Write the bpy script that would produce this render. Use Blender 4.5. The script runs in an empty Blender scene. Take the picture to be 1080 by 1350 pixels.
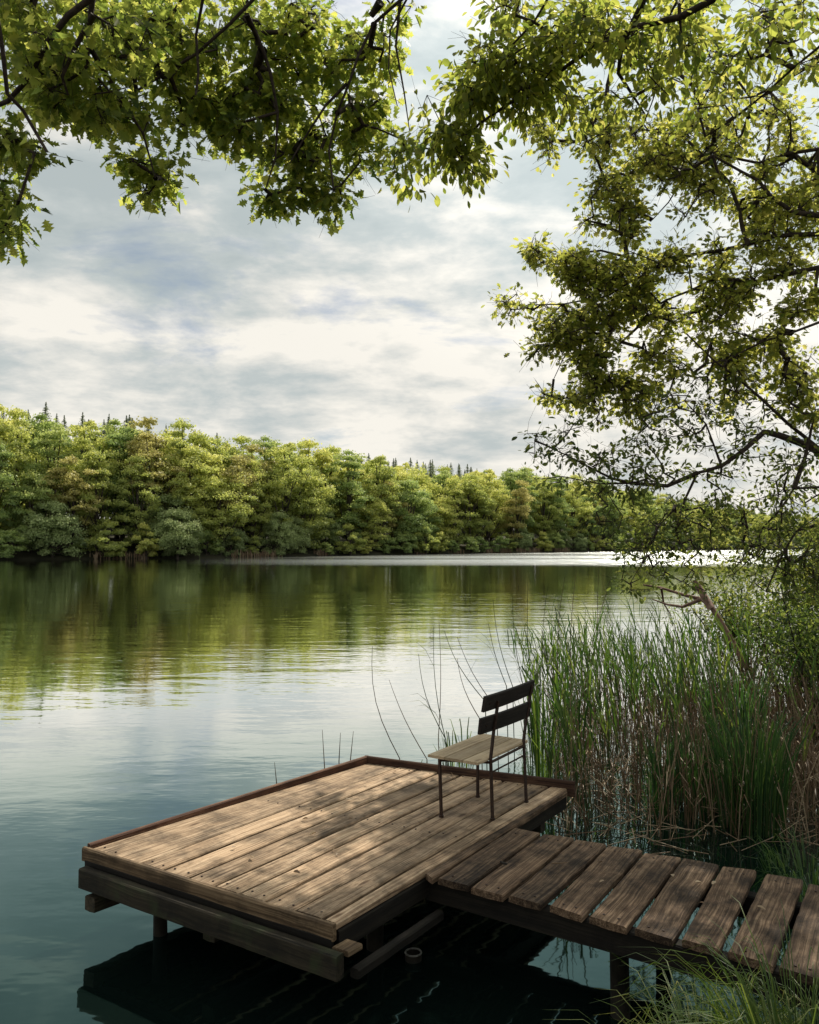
import bpy, math, random
import numpy as np
from mathutils import Vector, Matrix, noise as mnoise

random.seed(7); rng = np.random.default_rng(7)
SC = bpy.context.scene
COL = SC.collection
R = math.radians

# ------------------------------------------------------------------ camera
F = 1088.0; CX, CY = 540.0, 675.0; CAMZ = 2.4
PITCH = math.atan(40.0 / F)
cam_d = bpy.data.cameras.new('camera'); cam = bpy.data.objects.new('camera', cam_d); COL.objects.link(cam)
cam.location = (0, 0, CAMZ); cam.rotation_euler = (math.pi / 2 + PITCH, 0, 0)
cam_d.sensor_fit = 'VERTICAL'; cam_d.sensor_height = 24.0; cam_d.lens = 24.0 * F / 1350.0
cam_d.clip_start = 0.05; cam_d.clip_end = 8000
SC.camera = cam
_f = Vector((0, math.cos(PITCH), math.sin(PITCH))); _u = Vector((0, -math.sin(PITCH), math.cos(PITCH)))

def ray(px, py):
    return Vector((1, 0, 0)) * ((px - CX) / F) + _u * ((CY - py) / F) + _f
def atz(px, py, z):                      # point on the level plane z seen at that pixel of the photo
    d = ray(px, py); t = (z - CAMZ) / d.z
    return Vector((0, 0, CAMZ)) + d * t
def aty(px, py, y):                      # point at distance y
    d = ray(px, py); return Vector((0, 0, CAMZ)) + d * (y / d.y)

# ------------------------------------------------------------------ tagging
def tag(o, label=None, cat=None, group=None, kind=None):
    if label: o['label'] = label
    if cat: o['category'] = cat
    if group: o['group'] = group
    if kind: o['kind'] = kind
    return o
def thing(name, label, cat, loc=(0, 0, 0), rz=0, group=None):
    o = bpy.data.objects.new(name, None); COL.objects.link(o)
    o.empty_display_size = 0.2
    o.location = loc; o.rotation_euler = (0, 0, rz)
    return tag(o, label, cat, group)
def link(name, me, mat, parent=None, loc=None):
    o = bpy.data.objects.new(name, me); COL.objects.link(o)
    if mat is not None and not me.materials: me.materials.append(mat)
    if parent is not None:
        o.parent = parent
        # meshes are written in world coordinates: take the parent's place out again
        pm = Matrix.LocRotScale(parent.location, parent.rotation_euler, None)
        if parent.parent is None:
            o.matrix_parent_inverse = pm.inverted()
        else:
            g = parent.matrix_parent_inverse
            o.matrix_parent_inverse = (Matrix.LocRotScale(parent.parent.location, parent.parent.rotation_euler, None) @ g @ pm).inverted()
    if loc is not None: o.location = loc
    return o

# ------------------------------------------------------------------ mesh helpers
class MB:
    def __init__(s): s.v = []; s.f = []; s.t = []
    def add(s, vs, fs, tint=0.5):
        b = len(s.v); s.v += [tuple(x) for x in vs]; s.f += [tuple(i + b for i in f) for f in fs]; s.t += [tint] * len(vs)
    def tube(s, pts, rad, sides=6, tint=0.5, cap=True):
        pts = [Vector(p) for p in pts]; n = len(pts)
        if not hasattr(rad, '__len__'): rad = [rad] * n
        vs = []; fs = []; ref = None
        for i in range(n):
            d = (pts[min(i + 1, n - 1)] - pts[max(i - 1, 0)])
            if d.length < 1e-7: d = Vector((0, 0, 1))
            d.normalize()
            if ref is None: ref = Vector((0, 0, 1)) if abs(d.z) < .9 else Vector((1, 0, 0))
            a = d.cross(ref).normalized(); b = d.cross(a).normalized(); ref = a.cross(d)
            for k in range(sides):
                t = 2 * math.pi * k / sides
                vs.append(pts[i] + (a * math.cos(t) + b * math.sin(t)) * rad[i])
        for i in range(n - 1):
            for k in range(sides):
                k2 = (k + 1) % sides
                fs.append((i * sides + k, i * sides + k2, (i + 1) * sides + k2, (i + 1) * sides + k))
        if cap:
            fs.append(tuple(range(sides))); fs.append(tuple((n - 1) * sides + k for k in reversed(range(sides))))
        s.add(vs, fs, tint)
    def blade(s, pts, w, tint=0.5, side=None):
        """flat tapering leaf blade through pts"""
        pts = [Vector(p) for p in pts]; n = len(pts); vs = []; fs = []
        for i, p in enumerate(pts):
            d = (pts[min(i + 1, n - 1)] - pts[max(i - 1, 0)]).normalized()
            a = side if side is not None else Vector((1, 0, 0))
            a = (a - d * a.dot(d)).normalized()
            t = i / (n - 1); ww = w * (0.55 + 0.9 * t) if t < .4 else w * 0.91 * (1 - ((t - .4) / .6) ** 1.6)
            ww = max(ww, 0.0004)
            vs += [p - a * ww / 2, p + a * ww / 2]
        for i in range(n - 1): fs.append((2 * i, 2 * i + 1, 2 * i + 3, 2 * i + 2))
        s.add(vs, fs, tint)
    def mesh(s, name, smooth=True):
        me = bpy.data.meshes.new(name); me.from_pydata(s.v, [], s.f)
        if smooth: me.polygons.foreach_set('use_smooth', [True] * len(me.polygons))
        a = me.attributes.new('tint', 'FLOAT', 'POINT'); a.data.foreach_set('value', np.array(s.t, dtype=np.float32))
        me.update(); return me
    def build(s, name, mat, parent=None, smooth=True):
        return link(name, s.mesh(name, smooth), mat, parent)

def scatter_mesh(name, tv, tf, M, T, tint):
    """many copies of a little template: tv (k,3), tf list of faces, M (n,3,3), T (n,3)"""
    n = len(T); k = len(tv)
    tvn = np.repeat(tv[None], n, 0)
    if k > 6:
        cu = rng.uniform(-.5, .8, n)[:, None]; tvn[:, :, 2] = tvn[:, :, 2] * rng.uniform(.3, 1.8, n)[:, None] - cu * .5 * (tv[None, :, 0] - .5) ** 2; tvn[:, :, 1] *= rng.uniform(.75, 1.2, n)[:, None]
    V = np.einsum('nij,nkj->nki', M, tvn) + T[:, None, :]
    me = bpy.data.meshes.new(name); me.vertices.add(n * k); me.vertices.foreach_set('co', V.astype(np.float32).ravel())
    lens = np.array([len(f) for f in tf]); flat = np.concatenate([np.array(f) for f in tf])
    idx = (flat[None, :] + (np.arange(n) * k)[:, None]).ravel()
    me.loops.add(len(idx)); me.loops.foreach_set('vertex_index', idx.astype(np.int32))
    L = np.tile(lens, n); st = np.concatenate([[0], np.cumsum(L)[:-1]])
    me.polygons.add(len(L)); me.polygons.foreach_set('loop_start', st.astype(np.int32))
    me.update(calc_edges=True)
    a = me.attributes.new('tint', 'FLOAT', 'POINT'); a.data.foreach_set('value', np.repeat(tint, k).astype(np.float32))
    me.validate(); return me

def frames(D, N, S):
    """rotation matrices: x along D, z near N, scaled by S"""
    D = D / np.linalg.norm(D, axis=1, keepdims=True)
    Y = np.cross(N, D); Y /= np.linalg.norm(Y, axis=1, keepdims=True) + 1e-9
    Z = np.cross(D, Y)
    return np.stack([D, Y, Z], axis=2) * S[:, None, None]

# lobed leaf, plain leaf
def leaf_tpl(kind):
    if kind == 'lobed':
        half = [(0.0, 0.02), (.14, .09), (.22, .30), (.33, .15), (.46, .47), (.59, .20), (.73, .42), (.84, .15), (1.0, 0.0)]
    elif kind == 'oval':
        half = [(0.0, 0.01), (.2, .16), (.5, .27), (.8, .2), (1.0, 0.0)]
    else:
        half = [(0.0, 0.02), (.35, .36), (.75, .3), (1.0, 0.0)]
    v = []; nh = len(half)
    for x, y in half: v.append((x, y, .22 * y - .25 * x * x))
    for x, y in half[1:-1]: v.append((x, -y, .22 * y - .25 * x * x))
    f1 = list(range(nh))                                    # upper half, midrib edge 0 - last
    f2 = [0] + [nh + i for i in range(nh - 2)] + [nh - 1]; f2.reverse()
    return np.array(v, float), [f1, f2]

# ------------------------------------------------------------------ materials
def newmat(name):
    m = bpy.data.materials.new(name); m.use_nodes = True; nt = m.node_tree
    for n in list(nt.nodes): nt.nodes.remove(n)
    return m, nt
def N(nt, t, **k):
    n = nt.nodes.new(t)
    for a, b in k.items():
        if a.startswith('i_'):
            key = a[2:]; key = int(key) if key.isdigit() else key.replace('_', ' ')
            n.inputs[key].default_value = b
        else: setattr(n, a, b)
    return n
def L(nt, a, ao, b, bi): nt.links.new(a.outputs[ao], b.inputs[bi])
def ramp(nt, stops, interp='LINEAR'):
    n = nt.nodes.new('ShaderNodeValToRGB'); cr = n.color_ramp; cr.interpolation = interp
    while len(cr.elements) > 1: cr.elements.remove(cr.elements[-1])
    cr.elements[0].position = stops[0][0]; cr.elements[0].color = (*stops[0][1], 1)
    for p, c in stops[1:]:
        e = cr.elements.new(p); e.color = (*c, 1)
    return n
def math_n(nt, op, a=None, b=None, clamp=False):
    n = nt.nodes.new('ShaderNodeMath'); n.operation = op; n.use_clamp = clamp
    for i, x in enumerate((a, b)):
        if x is None: continue
        if isinstance(x, tuple): nt.links.new(x[0].outputs[x[1]], n.inputs[i])
        else: n.inputs[i].default_value = x
    return n

def leaf_mat(name, refl, trans, tmix=0.5, objrand=0.0, rough=.5):
    """refl / trans : list of ramp stops driven by the per leaf tint"""
    m, nt = newmat(name)
    at = N(nt, 'ShaderNodeAttribute', attribute_name='tint')
    fac = (at, 'Fac')
    if objrand > 0:
        oi = N(nt, 'ShaderNodeObjectInfo')
        s = math_n(nt, 'SUBTRACT', (oi, 'Random'), .5); s2 = math_n(nt, 'MULTIPLY', (s, 0), objrand)
        s3 = math_n(nt, 'ADD', (s2, 0), (at, 'Fac'), True); fac = (s3, 0)
    r1 = ramp(nt, refl); L(nt, fac[0], fac[1], r1, 'Fac')
    r2 = ramp(nt, trans); L(nt, fac[0], fac[1], r2, 'Fac')
    p = N(nt, 'ShaderNodeBsdfPrincipled'); p.inputs['Roughness'].default_value = rough
    p.inputs['Specular IOR Level'].default_value = .3
    L(nt, r1, 'Color', p, 'Base Color')
    t = N(nt, 'ShaderNodeBsdfTranslucent'); L(nt, r2, 'Color', t, 'Color')
    mx = N(nt, 'ShaderNodeMixShader'); mx.inputs[0].default_value = tmix
    L(nt, p, 0, mx, 1); L(nt, t, 0, mx, 2)
    o = N(nt, 'ShaderNodeOutputMaterial'); L(nt, mx, 0, o, 'Surface')
    return m

def wood_mat(name, dark, mid, light, stain=.5, rough=.8, gscale=1.0, bump=.4, moss=0.0):
    m, nt = newmat(name)
    tc = N(nt, 'ShaderNodeTexCoord'); oi = N(nt, 'ShaderNodeObjectInfo')
    off = N(nt, 'ShaderNodeVectorMath', operation='SCALE'); off.inputs['Scale'].default_value = 37.0
    cmb = N(nt, 'ShaderNodeCombineXYZ'); L(nt, oi, 'Random', cmb, 0); L(nt, oi, 'Random', cmb, 1); L(nt, oi, 'Random', cmb, 2)
    L(nt, cmb, 0, off, 0)
    add = N(nt, 'ShaderNodeVectorMath', operation='ADD'); L(nt, tc, 'Object', add, 0); L(nt, off, 0, add, 1)
    # warp
    wn = N(nt, 'ShaderNodeTexNoise', i_Scale=2.2, i_Detail=2.0); L(nt, add, 0, wn, 'Vector')
    wsub = N(nt, 'ShaderNodeVectorMath', operation='SUBTRACT'); L(nt, wn, 'Color', wsub, 0); wsub.inputs[1].default_value = (.5, .5, .5)
    wsc = N(nt, 'ShaderNodeVectorMath', operation='SCALE'); wsc.inputs['Scale'].default_value = .05; L(nt, wsub, 0, wsc, 0)
    wadd = N(nt, 'ShaderNodeVectorMath', operation='ADD'); L(nt, add, 0, wadd, 0); L(nt, wsc, 0, wadd, 1)
    mp = N(nt, 'ShaderNodeMapping'); mp.inputs['Scale'].default_value = (.42 * gscale, 24 * gscale, 24 * gscale); L(nt, wadd, 0, mp, 'Vector')
    g = N(nt, 'ShaderNodeTexNoise', i_Scale=1.6, i_Detail=8.0, i_Roughness=.68); L(nt, mp, 0, g, 'Vector')
    mp2 = N(nt, 'ShaderNodeMapping'); mp2.inputs['Scale'].default_value = (1.0 * gscale, 110 * gscale, 110 * gscale); L(nt, wadd, 0, mp2, 'Vector')
    g2 = N(nt, 'ShaderNodeTexNoise', i_Scale=1.0, i_Detail=4.0, i_Roughness=.6); L(nt, mp2, 0, g2, 'Vector')
    mixg = math_n(nt, 'MULTIPLY', (g2, 'Fac'), .4); mixg2 = math_n(nt, 'MULTIPLY', (g, 'Fac'), .6)
    gg = math_n(nt, 'ADD', (mixg, 0), (mixg2, 0))
    r = ramp(nt, [(.35, dark), (.48, mid), (.64, light)]); L(nt, gg, 0, r, 'Fac')
    # dark stains and wear in broad patches
    st = N(nt, 'ShaderNodeTexNoise', i_Scale=3.2, i_Detail=6.0, i_Roughness=.7); L(nt, add, 0, st, 'Vector')
    sr = ramp(nt, [(.42, (1, 1, 1)), (.62, (1 - stain,) * 3)]); L(nt, st, 'Fac', sr, 'Fac')
    mul = N(nt, 'ShaderNodeMix', data_type='RGBA', blend_type='MULTIPLY'); mul.inputs[0].default_value = 1
    L(nt, r, 'Color', mul, 6); L(nt, sr, 'Color', mul, 7)
    # knots
    vo = N(nt, 'ShaderNodeTexVoronoi'); mpv = N(nt, 'ShaderNodeMapping'); mpv.inputs['Scale'].default_value = (1.6, 5.5, 5.5)
    L(nt, wadd, 0, mpv, 'Vector'); L(nt, mpv, 0, vo, 'Vector'); vo.inputs['Scale'].default_value = 1.0
    kr = ramp(nt, [(.05, (.28, .22, .18)), (.11, (1, 1, 1))]); L(nt, vo, 'Distance', kr, 'Fac')
    mul2 = N(nt, 'ShaderNodeMix', data_type='RGBA', blend_type='MULTIPLY'); mul2.inputs[0].default_value = .85
    L(nt, mul, 2, mul2, 6); L(nt, kr, 'Color', mul2, 7)
    # tone of each board
    hv = N(nt, 'ShaderNodeHueSaturation'); v1 = math_n(nt, 'MULTIPLY', (oi, 'Random'), .62); v2 = math_n(nt, 'ADD', (v1, 0), .70)
    L(nt, v2, 0, hv, 'Value'); L(nt, mul2, 2, hv, 'Color')
    last = (hv, 'Color')
    if moss > 0:
        mn = N(nt, 'ShaderNodeTexNoise', i_Scale=7.0, i_Detail=5.0); L(nt, add, 0, mn, 'Vector')
        mr = ramp(nt, [(.5, (0, 0, 0)), (.66, (moss,) * 3)]); L(nt, mn, 'Fac', mr, 'Fac')
        mm = N(nt, 'ShaderNodeMix', data_type='RGBA'); L(nt, mr, 'Color', mm, 0); L(nt, hv, 'Color', mm, 6); mm.inputs[7].default_value = (.035, .05, .02, 1)
        last = (mm, 2)
    p = N(nt, 'ShaderNodeBsdfPrincipled'); p.inputs['Roughness'].default_value = rough; p.inputs['Specular IOR Level'].default_value = .25
    L(nt, last[0], last[1], p, 'Base Color')
    bp = N(nt, 'ShaderNodeBump'); bp.inputs['Strength'].default_value = bump; bp.inputs['Distance'].default_value = .012
    L(nt, gg, 0, bp, 'Height'); L(nt, bp, 0, p, 'Normal')
    o = N(nt, 'ShaderNodeOutputMaterial'); L(nt, p, 0, o, 'Surface')
    return m

def plain_mat(name, c1, c2, scale=20, rough=.8, metallic=0.0, bump=.2, spec=.3):
    m, nt = newmat(name)
    tc = N(nt, 'ShaderNodeTexCoord'); n = N(nt, 'ShaderNodeTexNoise', i_Scale=float(scale), i_Detail=6.0, i_Roughness=.65); L(nt, tc, 'Object', n, 'Vector')
    r = ramp(nt, [(.35, c1), (.65, c2)]); L(nt, n, 'Fac', r, 'Fac')
    p = N(nt, 'ShaderNodeBsdfPrincipled'); p.inputs['Roughness'].default_value = rough; p.inputs['Metallic'].default_value = metallic
    p.inputs['Specular IOR Level'].default_value = spec
    L(nt, r, 'Color', p, 'Base Color')
    bp = N(nt, 'ShaderNodeBump'); bp.inputs['Strength'].default_value = bump; bp.inputs['Distance'].default_value = .02
    L(nt, n, 'Fac', bp, 'Height'); L(nt, bp, 0, p, 'Normal')
    o = N(nt, 'ShaderNodeOutputMaterial'); L(nt, p, 0, o, 'Surface')
    return m

M = {}
M['deck'] = wood_mat('weathered_deck_wood', (.075, .045, .028), (.38, .26, .16), (.70, .53, .36), stain=.62, bump=.8, gscale=1.5)
M['edge'] = wood_mat('edge_wood', (.03, .019, .010), (.10, .066, .037), (.21, .15, .09), stain=.55, bump=.6)  # darkened so the colour carries the shade on the near face
M['rim'] = wood_mat('rim_wood', (.025, .013, .009), (.075, .036, .023), (.20, .12, .075), stain=.4)
M['beam'] = wood_mat('shade_toned_beam_wood', (.008, .0065, .0045), (.032, .026, .016), (.075, .060, .038), stain=.6, moss=.5)  # mossy beam wood, albedo lowered to deepen the shadows on it
M['under'] = wood_mat('shaded_under_wood', (.004, .0035, .0025), (.010, .008, .006), (.022, .018, .012), stain=.5)  # near-black albedo stands in for the deep shade below the boards
M['walk'] = wood_mat('walkway_wood', (.022, .013, .008), (.12, .074, .044), (.34, .235, .15), stain=.75, bump=1.0, gscale=1.4)  # base lowered to put the canopy's shade into the walkway colour
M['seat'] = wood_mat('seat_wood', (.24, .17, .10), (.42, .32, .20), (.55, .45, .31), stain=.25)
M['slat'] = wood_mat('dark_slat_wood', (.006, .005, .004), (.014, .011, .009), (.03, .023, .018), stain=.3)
M['iron'] = plain_mat('rusty_iron', (.018, .013, .011), (.06, .032, .022), 60, .6, .3)
M['post'] = plain_mat('wet_post', (.008, .007, .005), (.028, .023, .016), 15, .6)
M['pipe'] = plain_mat('pale_pipe', (.05, .05, .045), (.25, .25, .22), 30, .5)
M['bark'] = plain_mat('bark', (.018, .013, .010), (.06, .045, .034), 24, .9, 0, .6)
M['farbark'] = plain_mat('far_bark', (.03, .024, .018), (.09, .075, .06), 2, .9)
M['deadwood'] = plain_mat('dead_wood', (.10, .055, .04), (.26, .17, .13), 10, .85)
M['soil'] = plain_mat('bank_soil', (.015, .012, .008), (.05, .04, .022), 4, .95, 0, .6)
M['farsoil'] = plain_mat('far_shore_soil', (.02, .022, .012), (.06, .055, .03), .3, .95)
YG = (.115, .15, .018)
M['oakleaf'] = leaf_mat('oak_leaf', [(0, (.035, .065, .018)), (.6, (.08, .12, .03)), (1, (.15, .18, .04))],
                        [(0, (.18, .28, .05)), (.5, (.50, .57, .10)), (1, (.92, .88, .2))], .68)
M['mapleleaf'] = leaf_mat('broad_leaf', [(0, (.018, .035, .010)), (.6, (.04, .065, .014)), (1, (.08, .10, .02))],
                        [(0, (.20, .29, .04)), (.5, (.54, .60, .10)), (1, (.90, .84, .2))], .64)
M['maple2leaf'] = leaf_mat('maple_leaf', [(0, (.025, .05, .012)), (.6, (.055, .085, .02)), (1, (.11, .13, .03))],
                        [(0, (.22, .30, .04)), (.5, (.60, .62, .11)), (1, (.95, .88, .22))], .66)
M['alderleaf'] = leaf_mat('small_leaf', [(0, (.05, .075, .025)), (.6, (.11, .15, .04)), (1, (.20, .22, .07))],
                        [(0, (.08, .13, .02)), (.5, (.28, .34, .06)), (1, (.62, .60, .12))], .55)
M['far1'] = leaf_mat('far_leaf_yellowgreen', [(0, (.18, .23, .08)), (.5, (.42, .47, .14)), (1, (.68, .67, .23))],  # far leaf palettes lightened to stand in for haze and missing front light
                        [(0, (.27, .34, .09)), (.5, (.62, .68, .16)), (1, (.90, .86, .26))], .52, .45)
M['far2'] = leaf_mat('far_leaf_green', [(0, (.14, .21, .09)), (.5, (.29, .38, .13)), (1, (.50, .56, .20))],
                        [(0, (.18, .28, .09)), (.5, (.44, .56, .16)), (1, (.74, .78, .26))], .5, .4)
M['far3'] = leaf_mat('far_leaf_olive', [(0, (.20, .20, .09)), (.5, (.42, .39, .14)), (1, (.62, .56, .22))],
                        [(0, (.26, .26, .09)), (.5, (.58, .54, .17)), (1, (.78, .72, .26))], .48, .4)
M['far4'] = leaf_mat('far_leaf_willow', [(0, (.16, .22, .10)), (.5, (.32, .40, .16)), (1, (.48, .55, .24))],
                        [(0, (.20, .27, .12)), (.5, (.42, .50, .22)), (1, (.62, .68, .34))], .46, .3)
M['pine'] = leaf_mat('far_conifer', [(0, (.06, .09, .06)), (.5, (.11, .15, .09)), (1, (.18, .22, .12))],  # conifer greens lifted towards grey, haze put into the colour
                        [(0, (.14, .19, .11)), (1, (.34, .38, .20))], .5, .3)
M['reed'] = leaf_mat('reed_green', [(0, (.022, .045, .018)), (.5, (.055, .09, .03)), (1, (.14, .17, .06))],
                        [(0, (.03, .09, .012)), (.5, (.10, .20, .02)), (1, (.30, .38, .05))], .42)
M['dry'] = leaf_mat('reed_dry', [(0, (.06, .038, .022)), (.5, (.22, .145, .085)), (1, (.48, .38, .25))],
                        [(0, (.05, .025, .01)), (.5, (.15, .08, .035)), (1, (.34, .22, .11))], .25)
M['grass'] = leaf_mat('grass_blade', [(0, (.03, .065, .014)), (.5, (.07, .12, .022)), (1, (.22, .23, .07))],
                        [(0, (.05, .10, .012)), (.5, (.16, .24, .03)), (1, (.40, .38, .10))], .4)
M['iris'] = leaf_mat('lush_blade', [(0, (.015, .038, .018)), (.5, (.035, .08, .03)), (1, (.09, .15, .045))],
                        [(0, (.03, .09, .02)), (.5, (.09, .20, .035)), (1, (.24, .36, .07))], .42)
M['shrub'] = leaf_mat('shrub_leaf', [(0, (.025, .045, .015)), (.5, (.07, .11, .03)), (1, (.17, .20, .06))],
                        [(0, (.06, .11, .02)), (.5, (.22, .30, .05)), (1, (.58, .58, .13))], .45)

# ------------------------------------------------------------------ world, sun
SUN_AZ, SUN_EL = R(26), R(50)
sdir = Vector((math.sin(SUN_AZ) * math.cos(SUN_EL), math.cos(SUN_AZ) * math.cos(SUN_EL), math.sin(SUN_EL)))
W = bpy.data.worlds.new('World'); SC.world = W; W.use_nodes = True; nt = W.node_tree
for n in list(nt.nodes): nt.nodes.remove(n)
sky = N(nt, 'ShaderNodeTexSky', sky_type='NISHITA', sun_disc=False, sun_elevation=SUN_EL, sun_rotation=SUN_AZ)
skys = N(nt, 'ShaderNodeVectorMath', operation='SCALE'); skys.inputs['Scale'].default_value = 0.085; L(nt, sky, 0, skys, 0)
tc = N(nt, 'ShaderNodeTexCoord'); sp = N(nt, 'ShaderNodeSeparateXYZ'); L(nt, tc, 'Generated', sp, 0)
zc = math_n(nt, 'MAXIMUM', (sp, 2), 0.0); za = math_n(nt, 'ADD', (zc, 0), .16)
ux = math_n(nt, 'DIVIDE', (sp, 0), (za, 0)); uy = math_n(nt, 'DIVIDE', (sp, 1), (za, 0))
cv = N(nt, 'ShaderNodeCombineXYZ'); L(nt, ux, 0, cv, 0); L(nt, uy, 0, cv, 1)
def cloud(scale, det, rough, off, dist=0.0, sx=1.0):
    mp = N(nt, 'ShaderNodeMapping'); mp.inputs['Location'].default_value = off; mp.inputs['Scale'].default_value = (sx, 1, 1); L(nt, cv, 0, mp, 'Vector')
    n = N(nt, 'ShaderNodeTexNoise', i_Scale=scale, i_Detail=det, i_Roughness=rough, i_Distortion=dist); L(nt, mp, 0, n, 'Vector'); return n
big = cloud(.55, 3.0, .5, (3.1, .4, 0))
med = cloud(2.3, 10.0, .60, (1.2, 5.0, 0), .25, .8)
fine = cloud(6.5, 8.0, .62, (.3, 2.0, 0), .3, .6)
# brightness of the cloud deck
b1 = math_n(nt, 'MULTIPLY', (med, 'Fac'), 1.05); b2 = math_n(nt, 'MULTIPLY', (big, 'Fac'), .75); b3 = math_n(nt, 'MULTIPLY', (fine, 'Fac'), .30)
pm = N(nt, 'ShaderNodeMapping'); pm.inputs['Scale'].default_value = (1, 1, 2.6); L(nt, tc, 'Generated', pm, 'Vector')
puff = N(nt, 'ShaderNodeTexNoise', i_Scale=7.0, i_Detail=10.0, i_Roughness=.58, i_Distortion=.15); L(nt, pm, 0, puff, 'Vector')
pf = math_n(nt, 'SUBTRACT', (puff, 'Fac'), .5); pf2 = math_n(nt, 'MULTIPLY', (pf, 0), 2.1)
bs00 = math_n(nt, 'ADD', (b1, 0), (b2, 0)); bs0 = math_n(nt, 'ADD', (bs00, 0), .175); bs = math_n(nt, 'ADD', (bs0, 0), (pf2, 0)); bs2 = math_n(nt, 'ADD', (bs, 0), (b3, 0))
# the cloud field low over the forest is brighter than the grey sheet above it
lo = N(nt, 'ShaderNodeMapRange', interpolation_type='SMOOTHSTEP'); L(nt, zc, 0, lo, 0)
lo.inputs[1].default_value = .24; lo.inputs[2].default_value = .34; lo.inputs[3].default_value = .34; lo.inputs[4].default_value = 0
bs3 = math_n(nt, 'ADD', (bs2, 0), (lo, 0))
hi = N(nt, 'ShaderNodeMapRange', interpolation_type='SMOOTHSTEP'); L(nt, zc, 0, hi, 0)
hi.inputs[1].default_value = .42; hi.inputs[2].default_value = .55; hi.inputs[3].default_value = 0; hi.inputs[4].default_value = .12
bs4 = math_n(nt, 'ADD', (bs3, 0), (hi, 0))
cr = ramp(nt, [(0.0, (.52, .585, .59)), (.32, (.60, .655, .65)), (.54, (.74, .76, .73)), (.74, (.89, .88, .82)), (.98, (1.05, 1.01, .92))])
bn = N(nt, 'ShaderNodeMapRange'); L(nt, bs4, 0, bn, 0); bn.inputs[1].default_value = .98; bn.inputs[2].default_value = 1.72
L(nt, bn, 0, cr, 'Fac')
# holes of blue sky
hole = cloud(1.3, 7.0, .6, (7.7, 1.9, 0), .3, .8)
hr = ramp(nt, [(.57, (1, 1, 1)), (.66, (.35, .35, .35))]); L(nt, hole, 'Fac', hr, 'Fac')
mixc = N(nt, 'ShaderNodeMix', data_type='RGBA'); L(nt, hr, 'Color', mixc, 0); L(nt, skys, 0, mixc, 6); L(nt, cr, 'Color', mixc, 7)
# glow towards the sun
dt = N(nt, 'ShaderNodeVectorMath', operation='DOT_PRODUCT'); L(nt, tc, 'Generated', dt, 0); dt.inputs[1].default_value = sdir
gm = N(nt, 'ShaderNodeMapRange', interpolation_type='SMOOTHSTEP'); L(nt, dt, 'Value', gm, 0)
gm.inputs[1].default_value = .70; gm.inputs[2].default_value = 1.0; gm.inputs[3].default_value = 1.0; gm.inputs[4].default_value = 1.6
gs = N(nt, 'ShaderNodeVectorMath', operation='SCALE'); L(nt, mixc, 2, gs, 0); L(nt, gm, 0, gs, 'Scale')
bg = N(nt, 'ShaderNodeBackground'); L(nt, gs, 0, bg, 'Color'); bg.inputs['Strength'].default_value = .90
wo = N(nt, 'ShaderNodeOutputWorld'); L(nt, bg, 0, wo, 'Surface')

sl = bpy.data.lights.new('sun', 'SUN'); sl.energy = 5.0; sl.angle = R(.5); sl.color = (1.0, .92, .78)
so = bpy.data.objects.new('sun', sl); COL.objects.link(so); so.rotation_euler = (-sdir).to_track_quat('-Z', 'Y').to_euler(); so.location = (10, 20, 40)
SC.view_settings.view_transform = 'Standard'; SC.view_settings.look = 'None'; SC.view_settings.exposure = 0
SC.cycles.max_bounces = 8; SC.cycles.diffuse_bounces = 5; SC.cycles.glossy_bounces = 3; SC.cycles.transmission_bounces = 3
SC.cycles.caustics_reflective = False; SC.cycles.caustics_refractive = False
SC.cycles.sample_clamp_indirect = 4.0

# ------------------------------------------------------------------ water
wm, nt = newmat('lake_water')
tc = N(nt, 'ShaderNodeTexCoord'); sp = N(nt, 'ShaderNodeSeparateXYZ'); L(nt, tc, 'Object', sp, 0)
def wn(scale, stretch, det, rot=0.0, rough=.5):
    mp = N(nt, 'ShaderNodeMapping'); mp.inputs['Scale'].default_value = (stretch, 1, 1); mp.inputs['Rotation'].default_value = (0, 0, rot); L(nt, tc, 'Object', mp, 'Vector')
    n = N(nt, 'ShaderNodeTexNoise', i_Scale=scale, i_Detail=det, i_Roughness=rough); L(nt, mp, 0, n, 'Vector'); return n
w1 = wn(1.5, .38, 2.0, R(8)); w2 = wn(5.0, .45, 2.0, R(-6)); w3 = wn(.35, .5, 1.0); w4 = wn(13.0, .6, 1.0, R(15))
patch = wn(.05, .25, 3.0); pr = N(nt, 'ShaderNodeMapRange'); L(nt, patch, 'Fac', pr, 0); pr.inputs[1].default_value = .42; pr.inputs[2].default_value = .62; pr.inputs[3].default_value = .35; pr.inputs[4].default_value = 1.0
# a smooth band (4-17 m) near, a breeze on the open water beyond, ruffled strip below the far shore
h1 = math_n(nt, 'MULTIPLY', (w1, 'Fac'), .75); h2 = math_n(nt, 'MULTIPLY', (w2, 'Fac'), .24); h3 = math_n(nt, 'MULTIPLY', (w3, 'Fac'), .9); h4 = math_n(nt, 'MULTIPLY', (w4, 'Fac'), .06)
ha = math_n(nt, 'ADD', (h1, 0), (h2, 0)); hb = math_n(nt, 'ADD', (ha, 0), (h3, 0)); hc = math_n(nt, 'ADD', (hb, 0), (h4, 0))
hd = math_n(nt, 'MULTIPLY', (hc, 0), (pr, 0))
bp = N(nt, 'ShaderNodeBump'); bp.inputs['Strength'].default_value = 1.0; bp.inputs['Distance'].default_value = .021; L(nt, hd, 0, bp, 'Height')
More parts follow.
